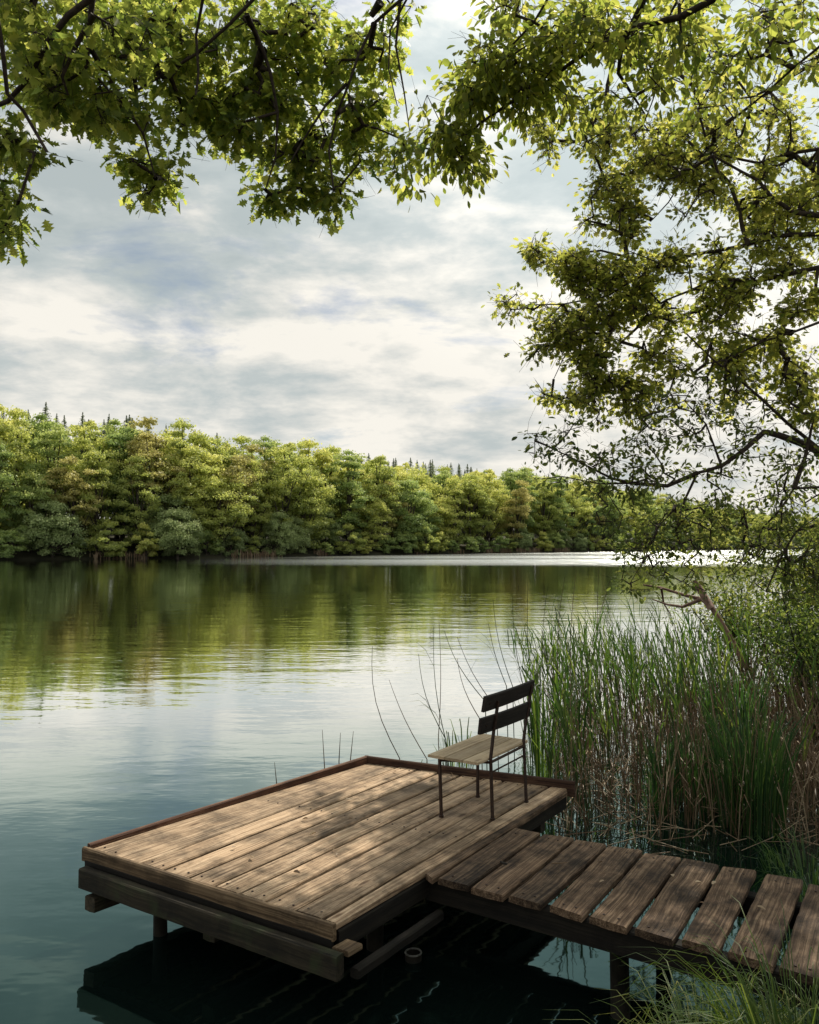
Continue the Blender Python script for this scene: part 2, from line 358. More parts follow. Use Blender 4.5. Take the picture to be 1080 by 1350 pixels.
# ruffled mask
yy = N(nt, 'ShaderNodeMapRange', interpolation_type='SMOOTHSTEP'); L(nt, sp, 1, yy, 0); yy.inputs[1].default_value = 86; yy.inputs[2].default_value = 90
xr = math_n(nt, 'DIVIDE', (sp, 0), (sp, 1)); xx = N(nt, 'ShaderNodeMapRange', interpolation_type='SMOOTHSTEP'); L(nt, xr, 0, xx, 0); xx.inputs[1].default_value = -.30; xx.inputs[2].default_value = .02
bk = wn(.035, .18, 4.0); bkm = N(nt, 'ShaderNodeMapRange', interpolation_type='SMOOTHSTEP'); L(nt, bk, 'Fac', bkm, 0); bkm.inputs[1].default_value = .36; bkm.inputs[2].default_value = .56; bkm.inputs[3].default_value = .35
yw = math_n(nt, 'MULTIPLY', (bk, 'Fac'), 22.0); ys_ = math_n(nt, 'ADD', (sp, 1), (yw, 0)); nt.links.new(ys_.outputs[0], yy.inputs[0]); yy.inputs[1].default_value = 92; yy.inputs[2].default_value = 110
rf0 = math_n(nt, 'MULTIPLY', (yy, 0), (xx, 0)); rf = math_n(nt, 'MULTIPLY', (rf0, 0), (bkm, 0))
rough = N(nt, 'ShaderNodeMapRange'); L(nt, rf, 0, rough, 0); rough.inputs[3].default_value = .035; rough.inputs[4].default_value = .12
gl = N(nt, 'ShaderNodeBsdfGlossy'); gl.inputs['Color'].default_value = (.95, .97, .96, 1); L(nt, rough, 0, gl, 'Roughness'); L(nt, bp, 0, gl, 'Normal')
wv = wn(1.2, .12, 3.0); bp2 = N(nt, 'ShaderNodeBump'); bp2.inputs['Strength'].default_value = 1.0; bp2.inputs['Distance'].default_value = .42; L(nt, wv, 'Fac', bp2, 'Height')
gl2 = N(nt, 'ShaderNodeBsdfGlossy'); gl2.inputs['Color'].default_value = (.50, .52, .52, 1); gl2.inputs['Roughness'].default_value = .25; L(nt, bp2, 0, gl2, 'Normal')
glm = N(nt, 'ShaderNodeMixShader'); L(nt, rf, 0, glm, 0); L(nt, gl, 0, glm, 1); L(nt, gl2, 0, glm, 2)
df = N(nt, 'ShaderNodeBsdfDiffuse'); df.inputs['Color'].default_value = (.003, .007, .006, 1)
fr = N(nt, 'ShaderNodeFresnel'); fr.inputs['IOR'].default_value = 1.36; L(nt, bp, 0, fr, 'Normal')
fm0 = math_n(nt, 'MULTIPLY', (fr, 0), 3.0); fm = math_n(nt, 'POWER', (fm0, 0), 1.35, True)
gcol = ramp(nt, [(0.0, (.42, .80, .76)), (.35, (.62, .84, .82)), (.9, (.97, .98, .96))]); L(nt, fm, 0, gcol, 'Fac'); L(nt, gcol, 'Color', gl, 'Color')
mx = N(nt, 'ShaderNodeMixShader'); L(nt, fm, 0, mx, 0); L(nt, df, 0, mx, 1); L(nt, glm, 0, mx, 2)
o = N(nt, 'ShaderNodeOutputMaterial'); L(nt, mx, 0, o, 'Surface')
mb = MB(); mb.add([(-3000, -60, 0), (3000, -60, 0), (3000, 4000, 0), (-3000, 4000, 0)], [(0, 1, 2, 3)])
tag(mb.build('lake_water', wm, smooth=False), 'calm green lake water reflecting the far trees and the clouds', 'water', kind='structure')

# ------------------------------------------------------------------ near bank
SH = [(-60, 0.6), (-14, 1.0), (-4, 1.5), (0, 2.0), (.62, 2.6), (1.0, 3.25), (1.9, 3.75), (2.75, 4.5), (3.4, 5.8), (4.3, 7.6), (6.0, 10.5), (9, 14), (14, 19), (30, 30), (70, 52)]
def bank_sd(x, y):                       # + on land
    best = 1e9; sg = 1
    for (ax, ay), (bx, by) in zip(SH, SH[1:]):
        dx, dy = bx - ax, by - ay; t = max(0, min(1, ((x - ax) * dx + (y - ay) * dy) / (dx * dx + dy * dy)))
        qx, qy = ax + t * dx, ay + t * dy; d = math.hypot(x - qx, y - qy)
        if d < best: best = d; sg = 1 if (dx * (y - ay) - dy * (x - ax)) < 0 else -1
    return best * sg
def bank_h(x, y):
    d = bank_sd(x, y); n = mnoise.noise(Vector((x * .9, y * .9, 0))) * .07 + mnoise.noise(Vector((x * 3, y * 3, 4))) * .025
    if d < 0: return max(-1.5, d * .55) + n * .3 - .02
    return .85 * (1 - math.exp(-d / .75)) + n * min(1, d * 3) + min(d, 30) * .02
mb = MB()
xs = list(np.arange(-12, 14, .3)) + list(np.arange(14, 60, 3)); xs = [-60, -40, -25, -16] + xs
ys = [-40, -20, -10, -6] + list(np.arange(-4, 16, .3)) + list(np.arange(16, 60, 2.5))
vs = [(x, y, bank_h(x, y)) for y in ys for x in xs]; nx = len(xs); fs = []
for j in range(len(ys) - 1):
    for i in range(nx - 1):
        q = (j * nx + i, j * nx + i + 1, (j + 1) * nx + i + 1, (j + 1) * nx + i)
        if max(vs[k][2] for k in q) > -1.3: fs.append(q)
mb.add(vs, fs); tag(mb.build('bank_ground', M['soil']), 'dark earth bank beside the jetty', 'ground', kind='structure')

# ------------------------------------------------------------------ far shore
FS = [(-260, 60), (-150, 80), (-90, 95), (-56, 113), (-29, 130), (0, 163), (26, 190), (52, 217), (100, 262), (190, 330), (420, 470)]
def fs_at(s):                            # arc length from the first vertex
    for (ax, ay), (bx, by) in zip(FS, FS[1:]):
        l = math.hypot(bx - ax, by - ay)
        if s <= l or (bx, by) == FS[-1]:
            t = s / l; dx, dy = (bx - ax) / l, (by - ay) / l
            return Vector((ax + (bx - ax) * t, ay + (by - ay) * t, 0)), Vector((-dy, dx, 0))   # point, outward normal (away from the lake)
        s -= l
mb = MB(); vs = []; fs = []; offs = [(-4, -1.0), (0, .05), (2, .7), (12, 2.2), (40, 6.0), (120, 9), (700, 12)]
tot = sum(math.hypot(b[0] - a[0], b[1] - a[1]) for a, b in zip(FS, FS[1:])); ns = 110
for i in range(ns + 1):
    p, nn = fs_at(tot * i / ns * .9999)
    for (d, h) in offs:
        q = p + nn * d; wob = mnoise.noise(Vector((p.x * .05, p.y * .05, d))) * min(1, max(0, d) * .3)
        vs.append((q.x, q.y + wob, h + wob * .5 if d >= 0 else h))
k = len(offs)
for i in range(ns):
    for j in range(k - 1): fs.append((i * k + j, (i + 1) * k + j, (i + 1) * k + j + 1, i * k + j + 1))
mb.add(vs, fs); tag(mb.build('far_shore_ground', M['farsoil']), 'low wooded shore across the lake', 'ground', kind='structure')

# far tree kinds: a trunk with limbs and a crown of many small leaf clumps in lobes
def far_tree_meshes(name, h, w, base, seed, lobes=46, per=110, conic=0.0, leaf=.205, droop=0):
    r = np.random.default_rng(seed); rr = random.Random(seed)
    cs = []; zc = base + (h - base) * .5; hz = (h - base) * .5
    for i in range(lobes):
        while True:
            p = r.uniform(-1, 1, 3)
            q = np.linalg.norm(p)
            if .35 < q < 1: break
        t = (p[2] + 1) / 2
        wid = w / 2 * ((1 - conic * t)) * (1 - .25 * (t > .8))
        cs.append((p[0] * wid * .88, p[1] * wid * .88, zc + p[2] * hz * .88, r.uniform(.6, 1.55) * w / 9))
    T = []; Nn = []; ti = []
    per = int(per * 2.4)
    for (x, y, z, rad) in cs:
        d = r.normal(size=(per, 3)); d /= np.linalg.norm(d, axis=1, keepdims=True)
        d[:, 2] = np.where(d[:, 2] < -.3, -d[:, 2] * .5, d[:, 2])
        rr_ = rad * (0.55 + .5 * r.random(per)) * (1 + .25 * np.sin(d[:, 0] * 5 + x))
        pos = np.array([x, y, z]) + d * rr_[:, None] * np.array([1.1, 1.1, .75])
        if droop: pos[:, 2] -= droop * (np.hypot(pos[:, 0], pos[:, 1]) / (w / 2)) ** 2 * r.random(per)
        T.append(pos); Nn.append(d + r.normal(size=(per, 3)) * .55)
        ti.append(np.clip(.30 + .30 * d[:, 2] + .25 * (z - base) / (h - base) + r.normal(size=per) * .10 + rr.uniform(-.12, .12), 0, 1))  # daylight painted in: clumps lighter where they face up and near the crown top
    T = np.concatenate(T); Nn = np.concatenate(Nn); ti = np.concatenate(ti)
    D = np.cross(Nn, r.normal(size=Nn.shape)); S = leaf * r.uniform(.6, 1.5, len(T))
    tv = np.array([(-.5, -.35, 0), (.1, -.5, .08), (.55, 0, 0), (.1, .45, .08), (-.4, .3, 0)]); tf = [[0, 1, 2, 3, 4]]
    crown = scatter_mesh(name + '_crown', tv, tf, frames(D, Nn, S), T, ti)
    mb = MB(); r0 = .016 * h + .06
    tp = [Vector((rr.uniform(-.2, .2) * i * .3, rr.uniform(-.2, .2) * i * .3, h * .85 * i / 6 - .6)) for i in range(7)]
    mb.tube(tp, [r0 * (1 - .13 * i) for i in range(7)], 6)
    for (x, y, z, rad) in cs[::3]:
        k = min(5, max(1, int((z * .6) / (h * .85) * 6))); a = tp[k]; e = Vector((x, y, z)); m = a.lerp(e, .5) + Vector((0, 0, -.3))
        mb.tube([a, m, e], [r0 * .4, r0 * .28, r0 * .1], 4, cap=False)
    return crown, mb.mesh(name + '_trunk')

def conifer_meshes(name, h, w, seed):
    r = np.random.default_rng(seed); rr = random.Random(seed); T = []; D = []; ti = []
    for i in range(330):
        t = rr.random() ** .6; z = h * (.2 + .8 * t); rad = w / 2 * (1 - t) + .02; a = rr.uniform(0, 6.28); rb = rad * rr.uniform(.55, 1.15)
        for q in np.linspace(.1, 1, max(3, int(rb / .2))):
            for s_ in range(3):
                jt = .03 + .2 * (1 - t); T.append((math.cos(a) * rb * q + rr.uniform(-jt, jt), math.sin(a) * rb * q + rr.uniform(-jt, jt), z + .15 * q * rb - .3 * q * q * rb + rr.uniform(-jt, jt)))
                D.append((math.cos(a) + rr.uniform(-.8, .8), math.sin(a) + rr.uniform(-.8, .8), rr.uniform(-.3, .9))); ti.append(rr.random())
    T = np.array(T); D = np.array(D); Nn = r.normal(size=T.shape)
    tv = np.array([(-.5, -.22, 0), (.5, 0, 0), (-.5, .22, 0)]); tz = T[:, 2] / h; S = r.uniform(.3, .6, len(T)) * (.25 + 1.6 * np.clip(1 - tz, 0, .5))
    crown = scatter_mesh(name + '_crown', tv, [[0, 1, 2]], frames(D, Nn, S), T, np.array(ti))
    mb = MB(); mb.tube([(0, 0, -.6), (0, 0, h * .5), (0, 0, h * .98)], [.22, .14, .03], 6)
    return crown, mb.mesh(name + '_trunk')

KINDS = [  # mesh pair, height, material, words
    (far_tree_meshes('tall_a', 17, 9.5, .6, 1, 60), 'far1', 'tall yellow-green tree', 17),
    (far_tree_meshes('tall_b', 18, 8.5, .6, 2, 62, 105), 'far2', 'tall deep green tree', 18),
    (far_tree_meshes('round_c', 14, 10.5, -.4, 3, 60, 110), 'far1', 'rounded yellow-green tree', 14),
    (far_tree_meshes('round_d', 13, 9.0, -.5, 4, 56), 'far2', 'rounded mid green tree', 13),
    (far_tree_meshes('tall_e', 16, 8.5, .8, 5, 52, 95), 'far3', 'open olive and rust tree', 16),
    (far_tree_meshes('willow_f', 9, 9.0, -.8, 6, 42, 130, .35, .2, 1.5), 'far4', 'low pale grey-green willow', 9),
    (far_tree_meshes('tall_g', 19, 9.5, .8, 8, 64, 105), 'far1', 'very tall lime green tree', 19),
]
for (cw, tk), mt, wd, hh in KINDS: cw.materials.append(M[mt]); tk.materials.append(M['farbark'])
CON = [conifer_meshes('conifer_a', 15, 10.0, 31), conifer_meshes('conifer_b', 15, 8.5, 32)]
for cw, tk in CON: cw.materials.append(M['pine']); tk.materials.append(M['farbark'])
ORD = ['zeroth'] + 'first second third fourth fifth sixth seventh eighth ninth tenth eleventh twelfth thirteenth fourteenth fifteenth sixteenth seventeenth eighteenth nineteenth'.split()
TENS = {2: 'twenty', 3: 'thirty', 4: 'forty', 5: 'fifty', 6: 'sixty', 7: 'seventy', 8: 'eighty', 9: 'ninety'}
TENTH = {2: 'twentieth', 3: 'thirtieth', 4: 'fortieth', 5: 'fiftieth', 6: 'sixtieth', 7: 'seventieth', 8: 'eightieth', 9: 'ninetieth'}
def ordinal(n):
    if n == 100: return 'hundredth'
    if n > 100: return 'hundred-and-' + ordinal(n - 100)
    if n < 20: return ORD[n]
    if n % 10 == 0: return TENTH[n // 10]
    return TENS[n // 10] + '-' + ORD[n % 10]
def plant_far(name, pair, p, sc, rz, label, cat, group):
    t = thing(name, label, cat, (0, 0, 0), 0, group); t.location = p; t.rotation_euler = (0, 0, rz); t.scale = sc
    for me, nm in ((pair[0], 'crown'), (pair[1], 'trunk')):
        o = bpy.data.objects.new(nm, me); COL.objects.link(o); o.parent = t
    return t
def pxof(p): return 540 + p.x / p.y * F
def row(off, step, h_of, kinds, weights, rowword, group, s0=115, s1=560, jit=.35):
    items = []; s = s0
    while s < s1:
        p, nn = fs_at(s); d = off + random.uniform(-1.5, 1.5); q = p + nn * d
        items.append((s, q)); s += step * random.uniform(1 - jit, 1 + jit) * (1 + max(0, q.y - 150) / 400)
    items = [(s, q) for s, q in items if -130 < pxof(q) < 1180]
    items.sort(key=lambda a: pxof(a[1])); n = 0; seen = 0
    for s, q in items:
        k = random.choices(kinds, weights)[0]; pair, mt, wd, hh = KINDS[k]
        px = pxof(q); h = h_of(px, k, hh); sz = h / hh * 1.04; sw = sz * random.uniform(.85, 1.12)
        n += 1
        # rank only among the crowns that stand within the photograph
        where = 'beyond the left edge' if px < -10 else ('beyond the right edge' if px > 1090 else None)
        if where is None: seen += 1
        lab = f"{wd} {rowword}, {ordinal(n) + ' ' + where if where else ordinal(seen) + ' from the left'}"
        gz = {0: .2}.get(0) + (2.2 * min(1, max(0, off) / 12) if off < 14 else 2.2 + (off - 12) * .13)
        plant_far('shore_bush' if k > 6 else ('broadleaf_tree' if k != 5 else 'willow_tree'), pair, (q.x, q.y, gz), (sw, sw, sz), random.uniform(0, 6.28), lab, 'bush' if k > 6 else 'tree', group)
def h_front(px, k, hh):
    return hh * random.uniform(.85, 1.12) * np.interp(px, [800, 950], [1, .6])
def top_h(px): return np.interp(px, [0, 150, 300, 540, 700, 800, 950, 1080], [22, 21, 20, 19, 19, 18.3, 13, 11])
KINDS += [(far_tree_meshes('bush_h', 5, 6.5, -.9, 9, 30, 110, 0, .22), 'far2', 'low mid green bush', 5), (far_tree_meshes('bush_i', 6, 6.0, -.9, 10, 30, 110, 0, .22), 'far1', 'low yellow-green bush', 6)]
for (cw, tk), mt, wd, hh in KINDS[7:]: cw.materials.append(M[mt]); tk.materials.append(M['farbark'])
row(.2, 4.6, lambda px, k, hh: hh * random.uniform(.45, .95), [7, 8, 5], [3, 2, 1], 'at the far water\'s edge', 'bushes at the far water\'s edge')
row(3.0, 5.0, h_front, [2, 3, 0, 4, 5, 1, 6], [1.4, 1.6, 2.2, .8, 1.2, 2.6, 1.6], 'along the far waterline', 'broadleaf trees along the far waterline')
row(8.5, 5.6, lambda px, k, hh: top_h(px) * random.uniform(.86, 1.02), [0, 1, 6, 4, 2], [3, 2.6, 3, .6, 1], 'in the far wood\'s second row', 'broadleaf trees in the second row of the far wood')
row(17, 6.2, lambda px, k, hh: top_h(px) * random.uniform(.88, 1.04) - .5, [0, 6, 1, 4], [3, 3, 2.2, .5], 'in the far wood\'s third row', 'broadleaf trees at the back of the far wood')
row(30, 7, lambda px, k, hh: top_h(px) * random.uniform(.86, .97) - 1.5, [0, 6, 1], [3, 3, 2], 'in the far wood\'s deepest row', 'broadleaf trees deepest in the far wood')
# conifers showing above the crowns
items = []
for s in np.arange(118, 540, 2.1):
    p, nn = fs_at(s); q = p + nn * random.uniform(36, 44)
    if -60 < pxof(q) < 1100 and (pxof(q) < 190 or pxof(q) > 440 or random.random() < .3): items.append(q)
items.sort(key=pxof)
for i, q in enumerate(items):
    h = top_h(pxof(q)) * random.uniform(1.0, 1.09) - 1.3; sz = h / 15
    lab = f"dark conifer tip above the far wood, {ordinal(i + 1)} from the left"
    plant_far('conifer_tree', CON[i % 2], (q.x, q.y, 5.8), (sz * random.uniform(.8, 1.05),) * 2 + (sz,), random.uniform(0, 6.28), lab, 'tree', 'conifers behind the far wood')
# shore fringe of pale sedge under the far trees
mb = MB()
for i in range(4200):
    s = random.uniform(150, 400); p, nn = fs_at(s)
    if mnoise.noise(Vector((s * .09, 3, 0))) < .05: continue
    q = p + nn * random.uniform(-.8, 1.2); h = random.uniform(.5, 1.5)
    mb.blade([q + Vector((0, 0, -.2)), q + Vector((random.uniform(-.1, .1), 0, h * .6)), q + Vector((random.uniform(-.3, .3), 0, h))], .12, random.uniform(.2, .9))
tag(mb.build('shore_sedge', M['dry']), 'pale dry sedge fringe at the foot of the far trees', 'sedge', kind='stuff')

# ------------------------------------------------------------------ jetty
ZD = .50
def board(name, a, b, c, d, ztop, th, mat, parent, rough=.004, warp=.004, segs=10, z2=None):
    """board with top corners a,b (one end) and d,c (other end): long axis a->d. Object axes follow the grain."""
    a, b, c, d = [Vector((p[0], p[1], 0)) for p in (a, b, c, d)]
    o = (a + b + c + d) / 4; ax = ((d + c) / 2 - (a + b) / 2).normalized(); ang = math.atan2(ax.y, ax.x)
    Rm = Matrix.Rotation(-ang, 3, 'Z')
    if z2 is None: z2 = ztop
    vs = []; fs = []; bev = min(.008, th * .2); seed = random.uniform(0, 99)
    ring_n = 8
    for i in range(segs + 1):
        t = i / segs; l = a.lerp(d, t); r = b.lerp(c, t); zz = ztop + (z2 - ztop) * t
        wv = mnoise.noise(Vector((t * 2.5, seed, 0))) * warp
        lo = Rm @ (l - o); ro = Rm @ (r - o); s = (ro - lo).normalized()
        n1 = mnoise.noise(Vector((t * 9, seed, 5))) * rough; n2 = mnoise.noise(Vector((t * 9, seed, 9))) * rough
        lo = lo + s * n1; ro = ro + s * n2
        cup = mnoise.noise(Vector((t * 1.5, seed, 2))) * warp * .5
        zt = zz - ztop
        ring = [(lo, zt - bev), (lo + s * bev, zt), ((lo + ro) / 2, zt + cup), (ro - s * bev, zt), (ro, zt - bev), (ro, zt - th + bev * .5), ((lo + ro) / 2, zt - th), (lo, zt - th + bev * .5)]
        for p, z in ring: vs.append((p.x, p.y, z + wv))
    for i in range(segs):
        for k in range(ring_n):
            k2 = (k + 1) % ring_n; fs.append((i * ring_n + k, (i + 1) * ring_n + k, (i + 1) * ring_n + k2, i * ring_n + k2))
    fs.append(tuple(range(ring_n))); fs.append(tuple(segs * ring_n + k for k in reversed(range(ring_n))))
    m = MB(); m.add(vs, fs); me = m.mesh(name, False); me.materials.append(mat)
    ob = bpy.data.objects.new(name, me); COL.objects.link(ob); ob.location = (o.x, o.y, ztop); ob.rotation_euler = (0, 0, ang)
    if parent: ob.parent = parent; ob.matrix_parent_inverse = Matrix.Translation(parent.location).inverted()
    return ob
A = atz(484, 1006, ZD); B = atz(112, 1120, ZD); C = atz(437, 1222, ZD); E = atz(749, 1040, ZD)
jc = (A + B + C + E) / 4
jet = thing('wooden_jetty', 'weathered wooden jetty platform with plank walkway leading to the bank', 'jetty', (jc.x, jc.y, 0))
# fractions of the gaps along the near edge, read from where they stand
nx_px = [120, 178, 206, 239, 274, 306, 341, 380, 418, 437]
def near_at(px):
    t = (px - 112) / (437 - 112); y = 1120 + (1222 - 1120) * t; return atz(px, y, ZD)
nf = [(near_at(p) - B).length / (C - B).length for p in nx_px]; nf[0] = 0.0; nf[-1] = 1.0
nf = [0.0, .135, .235, .345, .455, .555, .66, .775, .905, 1.0] if False else nf
ff = [i / 9 for i in range(10)]; ff = [.55 * u + .45 * v for u, v in zip(ff, nf)]
gap = .019
nd = (C - B).normalized(); fd = (E - A).normalized(); pd = (A - B).normalized()
for i in range(9):
    g = gap * random.uniform(.7, 1.6)
    n1 = B.lerp(C, nf[i]) + nd * g / 2 + pd * .045; n2 = B.lerp(C, nf[i + 1]) - nd * g / 2 + pd * .045
    f1 = A.lerp(E, ff[i]) + fd * g / 2 - pd * .005; f2 = A.lerp(E, ff[i + 1]) - fd * g / 2 - pd * .005
    if i == 8: xq = [atz(x, y, ZD) for x, y in ((561.5, 1150.5), (570, 1157.5), (748, 1043), (745, 1040.5))]; board('deck_plank', xq[0], xq[1], xq[2], xq[3], ZD - .001, .038, M['walk'], jet, .001, .001)
    pl = board('deck_plank', n1, n2, f2, f1, ZD + random.uniform(-.003, .003), .038, M['deck'], jet)
for i in range(1, 9):  # unseen strips added below the plank gaps to stop sunlight reaching the water
    p = B.lerp(C, nf[i]) + pd * .06; q = A.lerp(E, ff[i]) - pd * .02
    board('gap_light_blocker', p - nd * .02, p + nd * .02, q + fd * .02, q - fd * .02, ZD - .060, .018, M['under'], jet)
nm = MB(); nm.tube([(0, 0, 0), (0, 0, .0035)], .0065, 8); nail_me = nm.mesh('nail_head', False); nail_me.materials.append(M['iron'])
def nails(pl, xs_, ys_):
    for x_ in xs_:
        for y_ in ys_:
            o_ = bpy.data.objects.new('nail_head', nail_me); COL.objects.link(o_); o_.parent = pl; o_.location = (x_ + random.uniform(-.006, .006), y_ + random.uniform(-.006, .006), .0005)
for pl in [c_ for c_ in jet.children if c_.name.startswith('deck_plank')]:
    xx_ = [v.co.x for v in pl.data.vertices]; yw_ = [v.co.y for v in pl.data.vertices if v.co.x < min(xx_) + .02]
    if max(xx_) > .8 and max(yw_) - min(yw_) > .08:
        h_ = (max(yw_) - min(yw_)) * .28; c__ = (max(yw_) + min(yw_)) / 2; nails(pl, (min(xx_) + .05,), (c__ - h_, c__ + h_)); nails(pl, (0.02, max(xx_) - .06), (-.05, .05))
# near edge board (flush), rims on the lake sides
def side_board(name, p, q, w, ztop, th, mat, out, ext0=0, ext1=0):
    d = (q - p).normalized(); p = p - d * ext0; q = q + d * ext1
    return board(name, p, p + out * w, q + out * w, q, ztop, th, mat, jet, .003, .003, 14)
nout = Vector((nd.y, -nd.x, 0)); nout = nout if nout.dot(pd) < 0 else -nout
lout = Vector((-pd.y, pd.x, 0)); lout = lout if lout.dot(nd) < 0 else -lout
fout = Vector((-fd.y, fd.x, 0)); fout = fout if fout.dot(pd) > 0 else -fout
nb_ = side_board('edge_board', B + pd * .036, C + pd * .036, .034, ZD + .006, .085, M['edge'], nout, .036, 0.0)
board('rim_board', B + pd * .036, B + pd * .036 + lout * .035, A + lout * .035 + pd * .03, A + pd * .03, ZD + .022, .10, M['rim'], jet, .003, .002, 14, z2=ZD + .058)
side_board('rim_board', A - fd * .01, E, .032, ZD + .058, .12, M['rim'], fout, .02, .05)
# lower beam along the near side, standing a little proud, longer than the platform
low0 = B + nout * .012 + nd * .04; low1 = C + nout * .03 + nd * .10
board('beam', low0, low0 + nout * .06, low1 + nout * .06, low1, ZD - .084, .120, M['beam'], jet, .006, .006, 16)
bfar = A - pd * .25; efar = E - pd * .35
board('beam', bfar, bfar + nout * .08, efar + nout * .08, efar, ZD - .105, .12, M['beam'], jet)
mid0 = B.lerp(A, .5); mid1 = C.lerp(E, .5)
board('beam', mid0, mid0 + nout * .08, mid1 + nout * .08, mid1, ZD - .105, .12, M['beam'], jet)
# joists running under the planks, one end sticks out on the left near corner
for t, e, zz in ((.05, .10, ZD - .235), (.5, -.1, ZD - .235)):
    p = B.lerp(C, t) - pd * e * .6; q = A.lerp(E, t) - pd * .1
    board('joist', p, p + nd * .09, q + nd * .09, q, zz, .09, M['beam'], jet)
# side stringer under the walkway side, lower, catching light on its top edge
s0 = atz(462, 1272, ZD - .16); s1 = atz(575, 1196, ZD - .16)
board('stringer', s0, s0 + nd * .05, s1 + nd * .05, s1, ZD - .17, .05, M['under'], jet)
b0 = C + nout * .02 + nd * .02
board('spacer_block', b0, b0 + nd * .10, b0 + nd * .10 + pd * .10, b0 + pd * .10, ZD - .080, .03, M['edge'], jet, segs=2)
def side_fill(p, q, zt, th, w=.03):  # near-black side boards, shade put into their colour
    return board('shade_fill_board', p, p + nd * w, q + nd * w, q, zt, th, M['under'], jet)
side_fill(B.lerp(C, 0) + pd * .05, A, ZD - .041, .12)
board('shade_fill_board', B - nout * .02, B + nout * .0, C + nout * .0, C - nout * .02, ZD - .06, .18, M['under'], jet)  # dark backing added behind the gap in place of its shade
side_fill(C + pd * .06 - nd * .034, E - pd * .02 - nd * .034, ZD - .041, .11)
# posts down into the water
def post(p, r, z0, z1):
    m = MB(); pts = [Vector((p.x + random.uniform(-.004, .004), p.y, z0 + (z1 - z0) * i / 5)) for i in range(6)]
    m.tube(pts, [r * random.uniform(.95, 1.05) for _ in pts], 12); m.build('post', M['post'], jet, True)
pp = atz(211, 1231, 0)
post(pp, .042, -1.3, ZD - .22)
post(B.lerp(C, .8) + pd * .8, .05, -1.3, ZD - .22)
post(A + fd * .25 - pd * .22, .05, -1.3, ZD - .22)
post(E - fd * .2 - pd * .3, .05, -1.3, ZD - .22)
# walkway planks
WP = [((577, 1157), (617, 1167), (712, 1098), (678, 1091)), ((621, 1169), (663, 1180), (757, 1104), (716, 1099)),
      ((671, 1180), (713, 1192), (800, 1113), (758, 1107)), ((725, 1193), (767, 1207), (847, 1121), (801, 1115)),
      ((777, 1207), (826, 1222), (898, 1130), (849, 1124)), ((837, 1223), (887, 1238), (948, 1140), (900, 1131)),
      ((899, 1238), (948, 1251), (997, 1147), (952, 1142)), ((960, 1254), (1019, 1273), (1059, 1160), (1010, 1152)),
      ((1027, 1274), (1086, 1292), (1112, 1174), (1066, 1164)), ((1094, 1296), (1150, 1312), (1165, 1186), (1120, 1177))]
ZW = ZD - .003
for i, q in enumerate(WP):
    a, b, c, d = [atz(x, y, ZW) for x, y in q]
    board('walkway_plank', a, b, c, d, ZW + random.uniform(-.003, .003), .040, M['walk'], jet, .006, .004, 16)
for pl in [c_ for c_ in jet.children if c_.name.startswith('walkway_plank')]:
    xx_ = [v.co.x for v in pl.data.vertices]; nails(pl, (min(xx_) + .07, max(xx_) - .10), (-.035, .035))
# walkway bearers below the plank ends
def bearer(t, w=.08, th=.13):
    p = atz(*WP[0][0], ZW).lerp(atz(*WP[0][3], ZW), t); q = atz(*WP[9][1], ZW).lerp(atz(*WP[9][2], ZW), t)
    d = (q - p).normalized(); o2 = Vector((-d.y, d.x, 0))
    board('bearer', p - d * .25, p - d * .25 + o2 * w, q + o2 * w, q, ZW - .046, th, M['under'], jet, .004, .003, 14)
    return p, q
p, q = bearer(.06); p2, q2 = bearer(.80)
for t in (.48, .95):
    post(p.lerp(q, t) + Vector((.02, .05, 0)), .05, -1.2, ZW - .15); post(p2.lerp(q2, t) + Vector((.02, .05, 0)), .045, -1.2, ZW - .15)

# loose things
rp = atz(545, 1256, .04)
t = thing('mooring_post', 'round hollow post with pale worn rim standing in dark water under the jetty', 'post', (rp.x, rp.y, 0))
m = MB(); m.tube([(rp.x, rp.y, -1), (rp.x, rp.y, .0), (rp.x, rp.y, .04)], [.048, .048, .048], 18, cap=False); m.build('shaft', M['post'], t)
m = MB(); pts = [Vector((rp.x + .046 * math.cos(a), rp.y + .046 * math.sin(a), .042)) for a in np.linspace(0, 6.283, 25)]; m.tube(pts, .005, 6); m.build('rim', M['pipe'], t)

# ------------------------------------------------------------------ chair
fl, fr_, bl, br = atz(582, 1077, ZD), atz(630, 1051, ZD), atz(649.5, 1081, ZD), atz(694, 1058, ZD)
ZS = ZD + .42
s_fl, s_bl, s_br = atz(564, 994.5, ZS), atz(630, 1005.5, ZS), atz(696, 975.5, ZS); s_fr = s_fl + (s_br - s_bl)
cc = (fl + fr_ + bl + br) / 4
ch = thing('chair', 'simple garden chair with pale wooden seat, dark slatted backrest and thin iron legs', 'chair', (cc.x, cc.y, ZD))
# seat boards run across
for a, b in ((0, .33), (.345, .69), (.705, 1)):
    p0 = s_fl.lerp(s_bl, a); p1 = s_fl.lerp(s_bl, b); q0 = s_fr.lerp(s_br, a); q1 = s_fr.lerp(s_br, b)
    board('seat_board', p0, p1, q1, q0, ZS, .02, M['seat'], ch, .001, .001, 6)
def bar(name, p, q, r=.009, parent=ch):
    m = MB(); m.tube([p, Vector(p).lerp(Vector(q), .5), q], r, 8); return m.build(name, M['iron'], parent)
lt = .012
def leg(p, top):
    m = MB(); m.tube([Vector((p.x, p.y, ZD)), top], lt, 4); m.tube([Vector((p.x, p.y, ZD)), Vector((p.x, p.y, ZD + .012))], .017, 8); return m.build('leg', M['iron'], ch, False)
f_t = s_fl.lerp(s_bl, .12).lerp(s_fr.lerp(s_br, .12), .12); f_t.z = ZS - .022; fr_t = aty(628, 1000, fr_.y); fr_t.z = ZS - .022
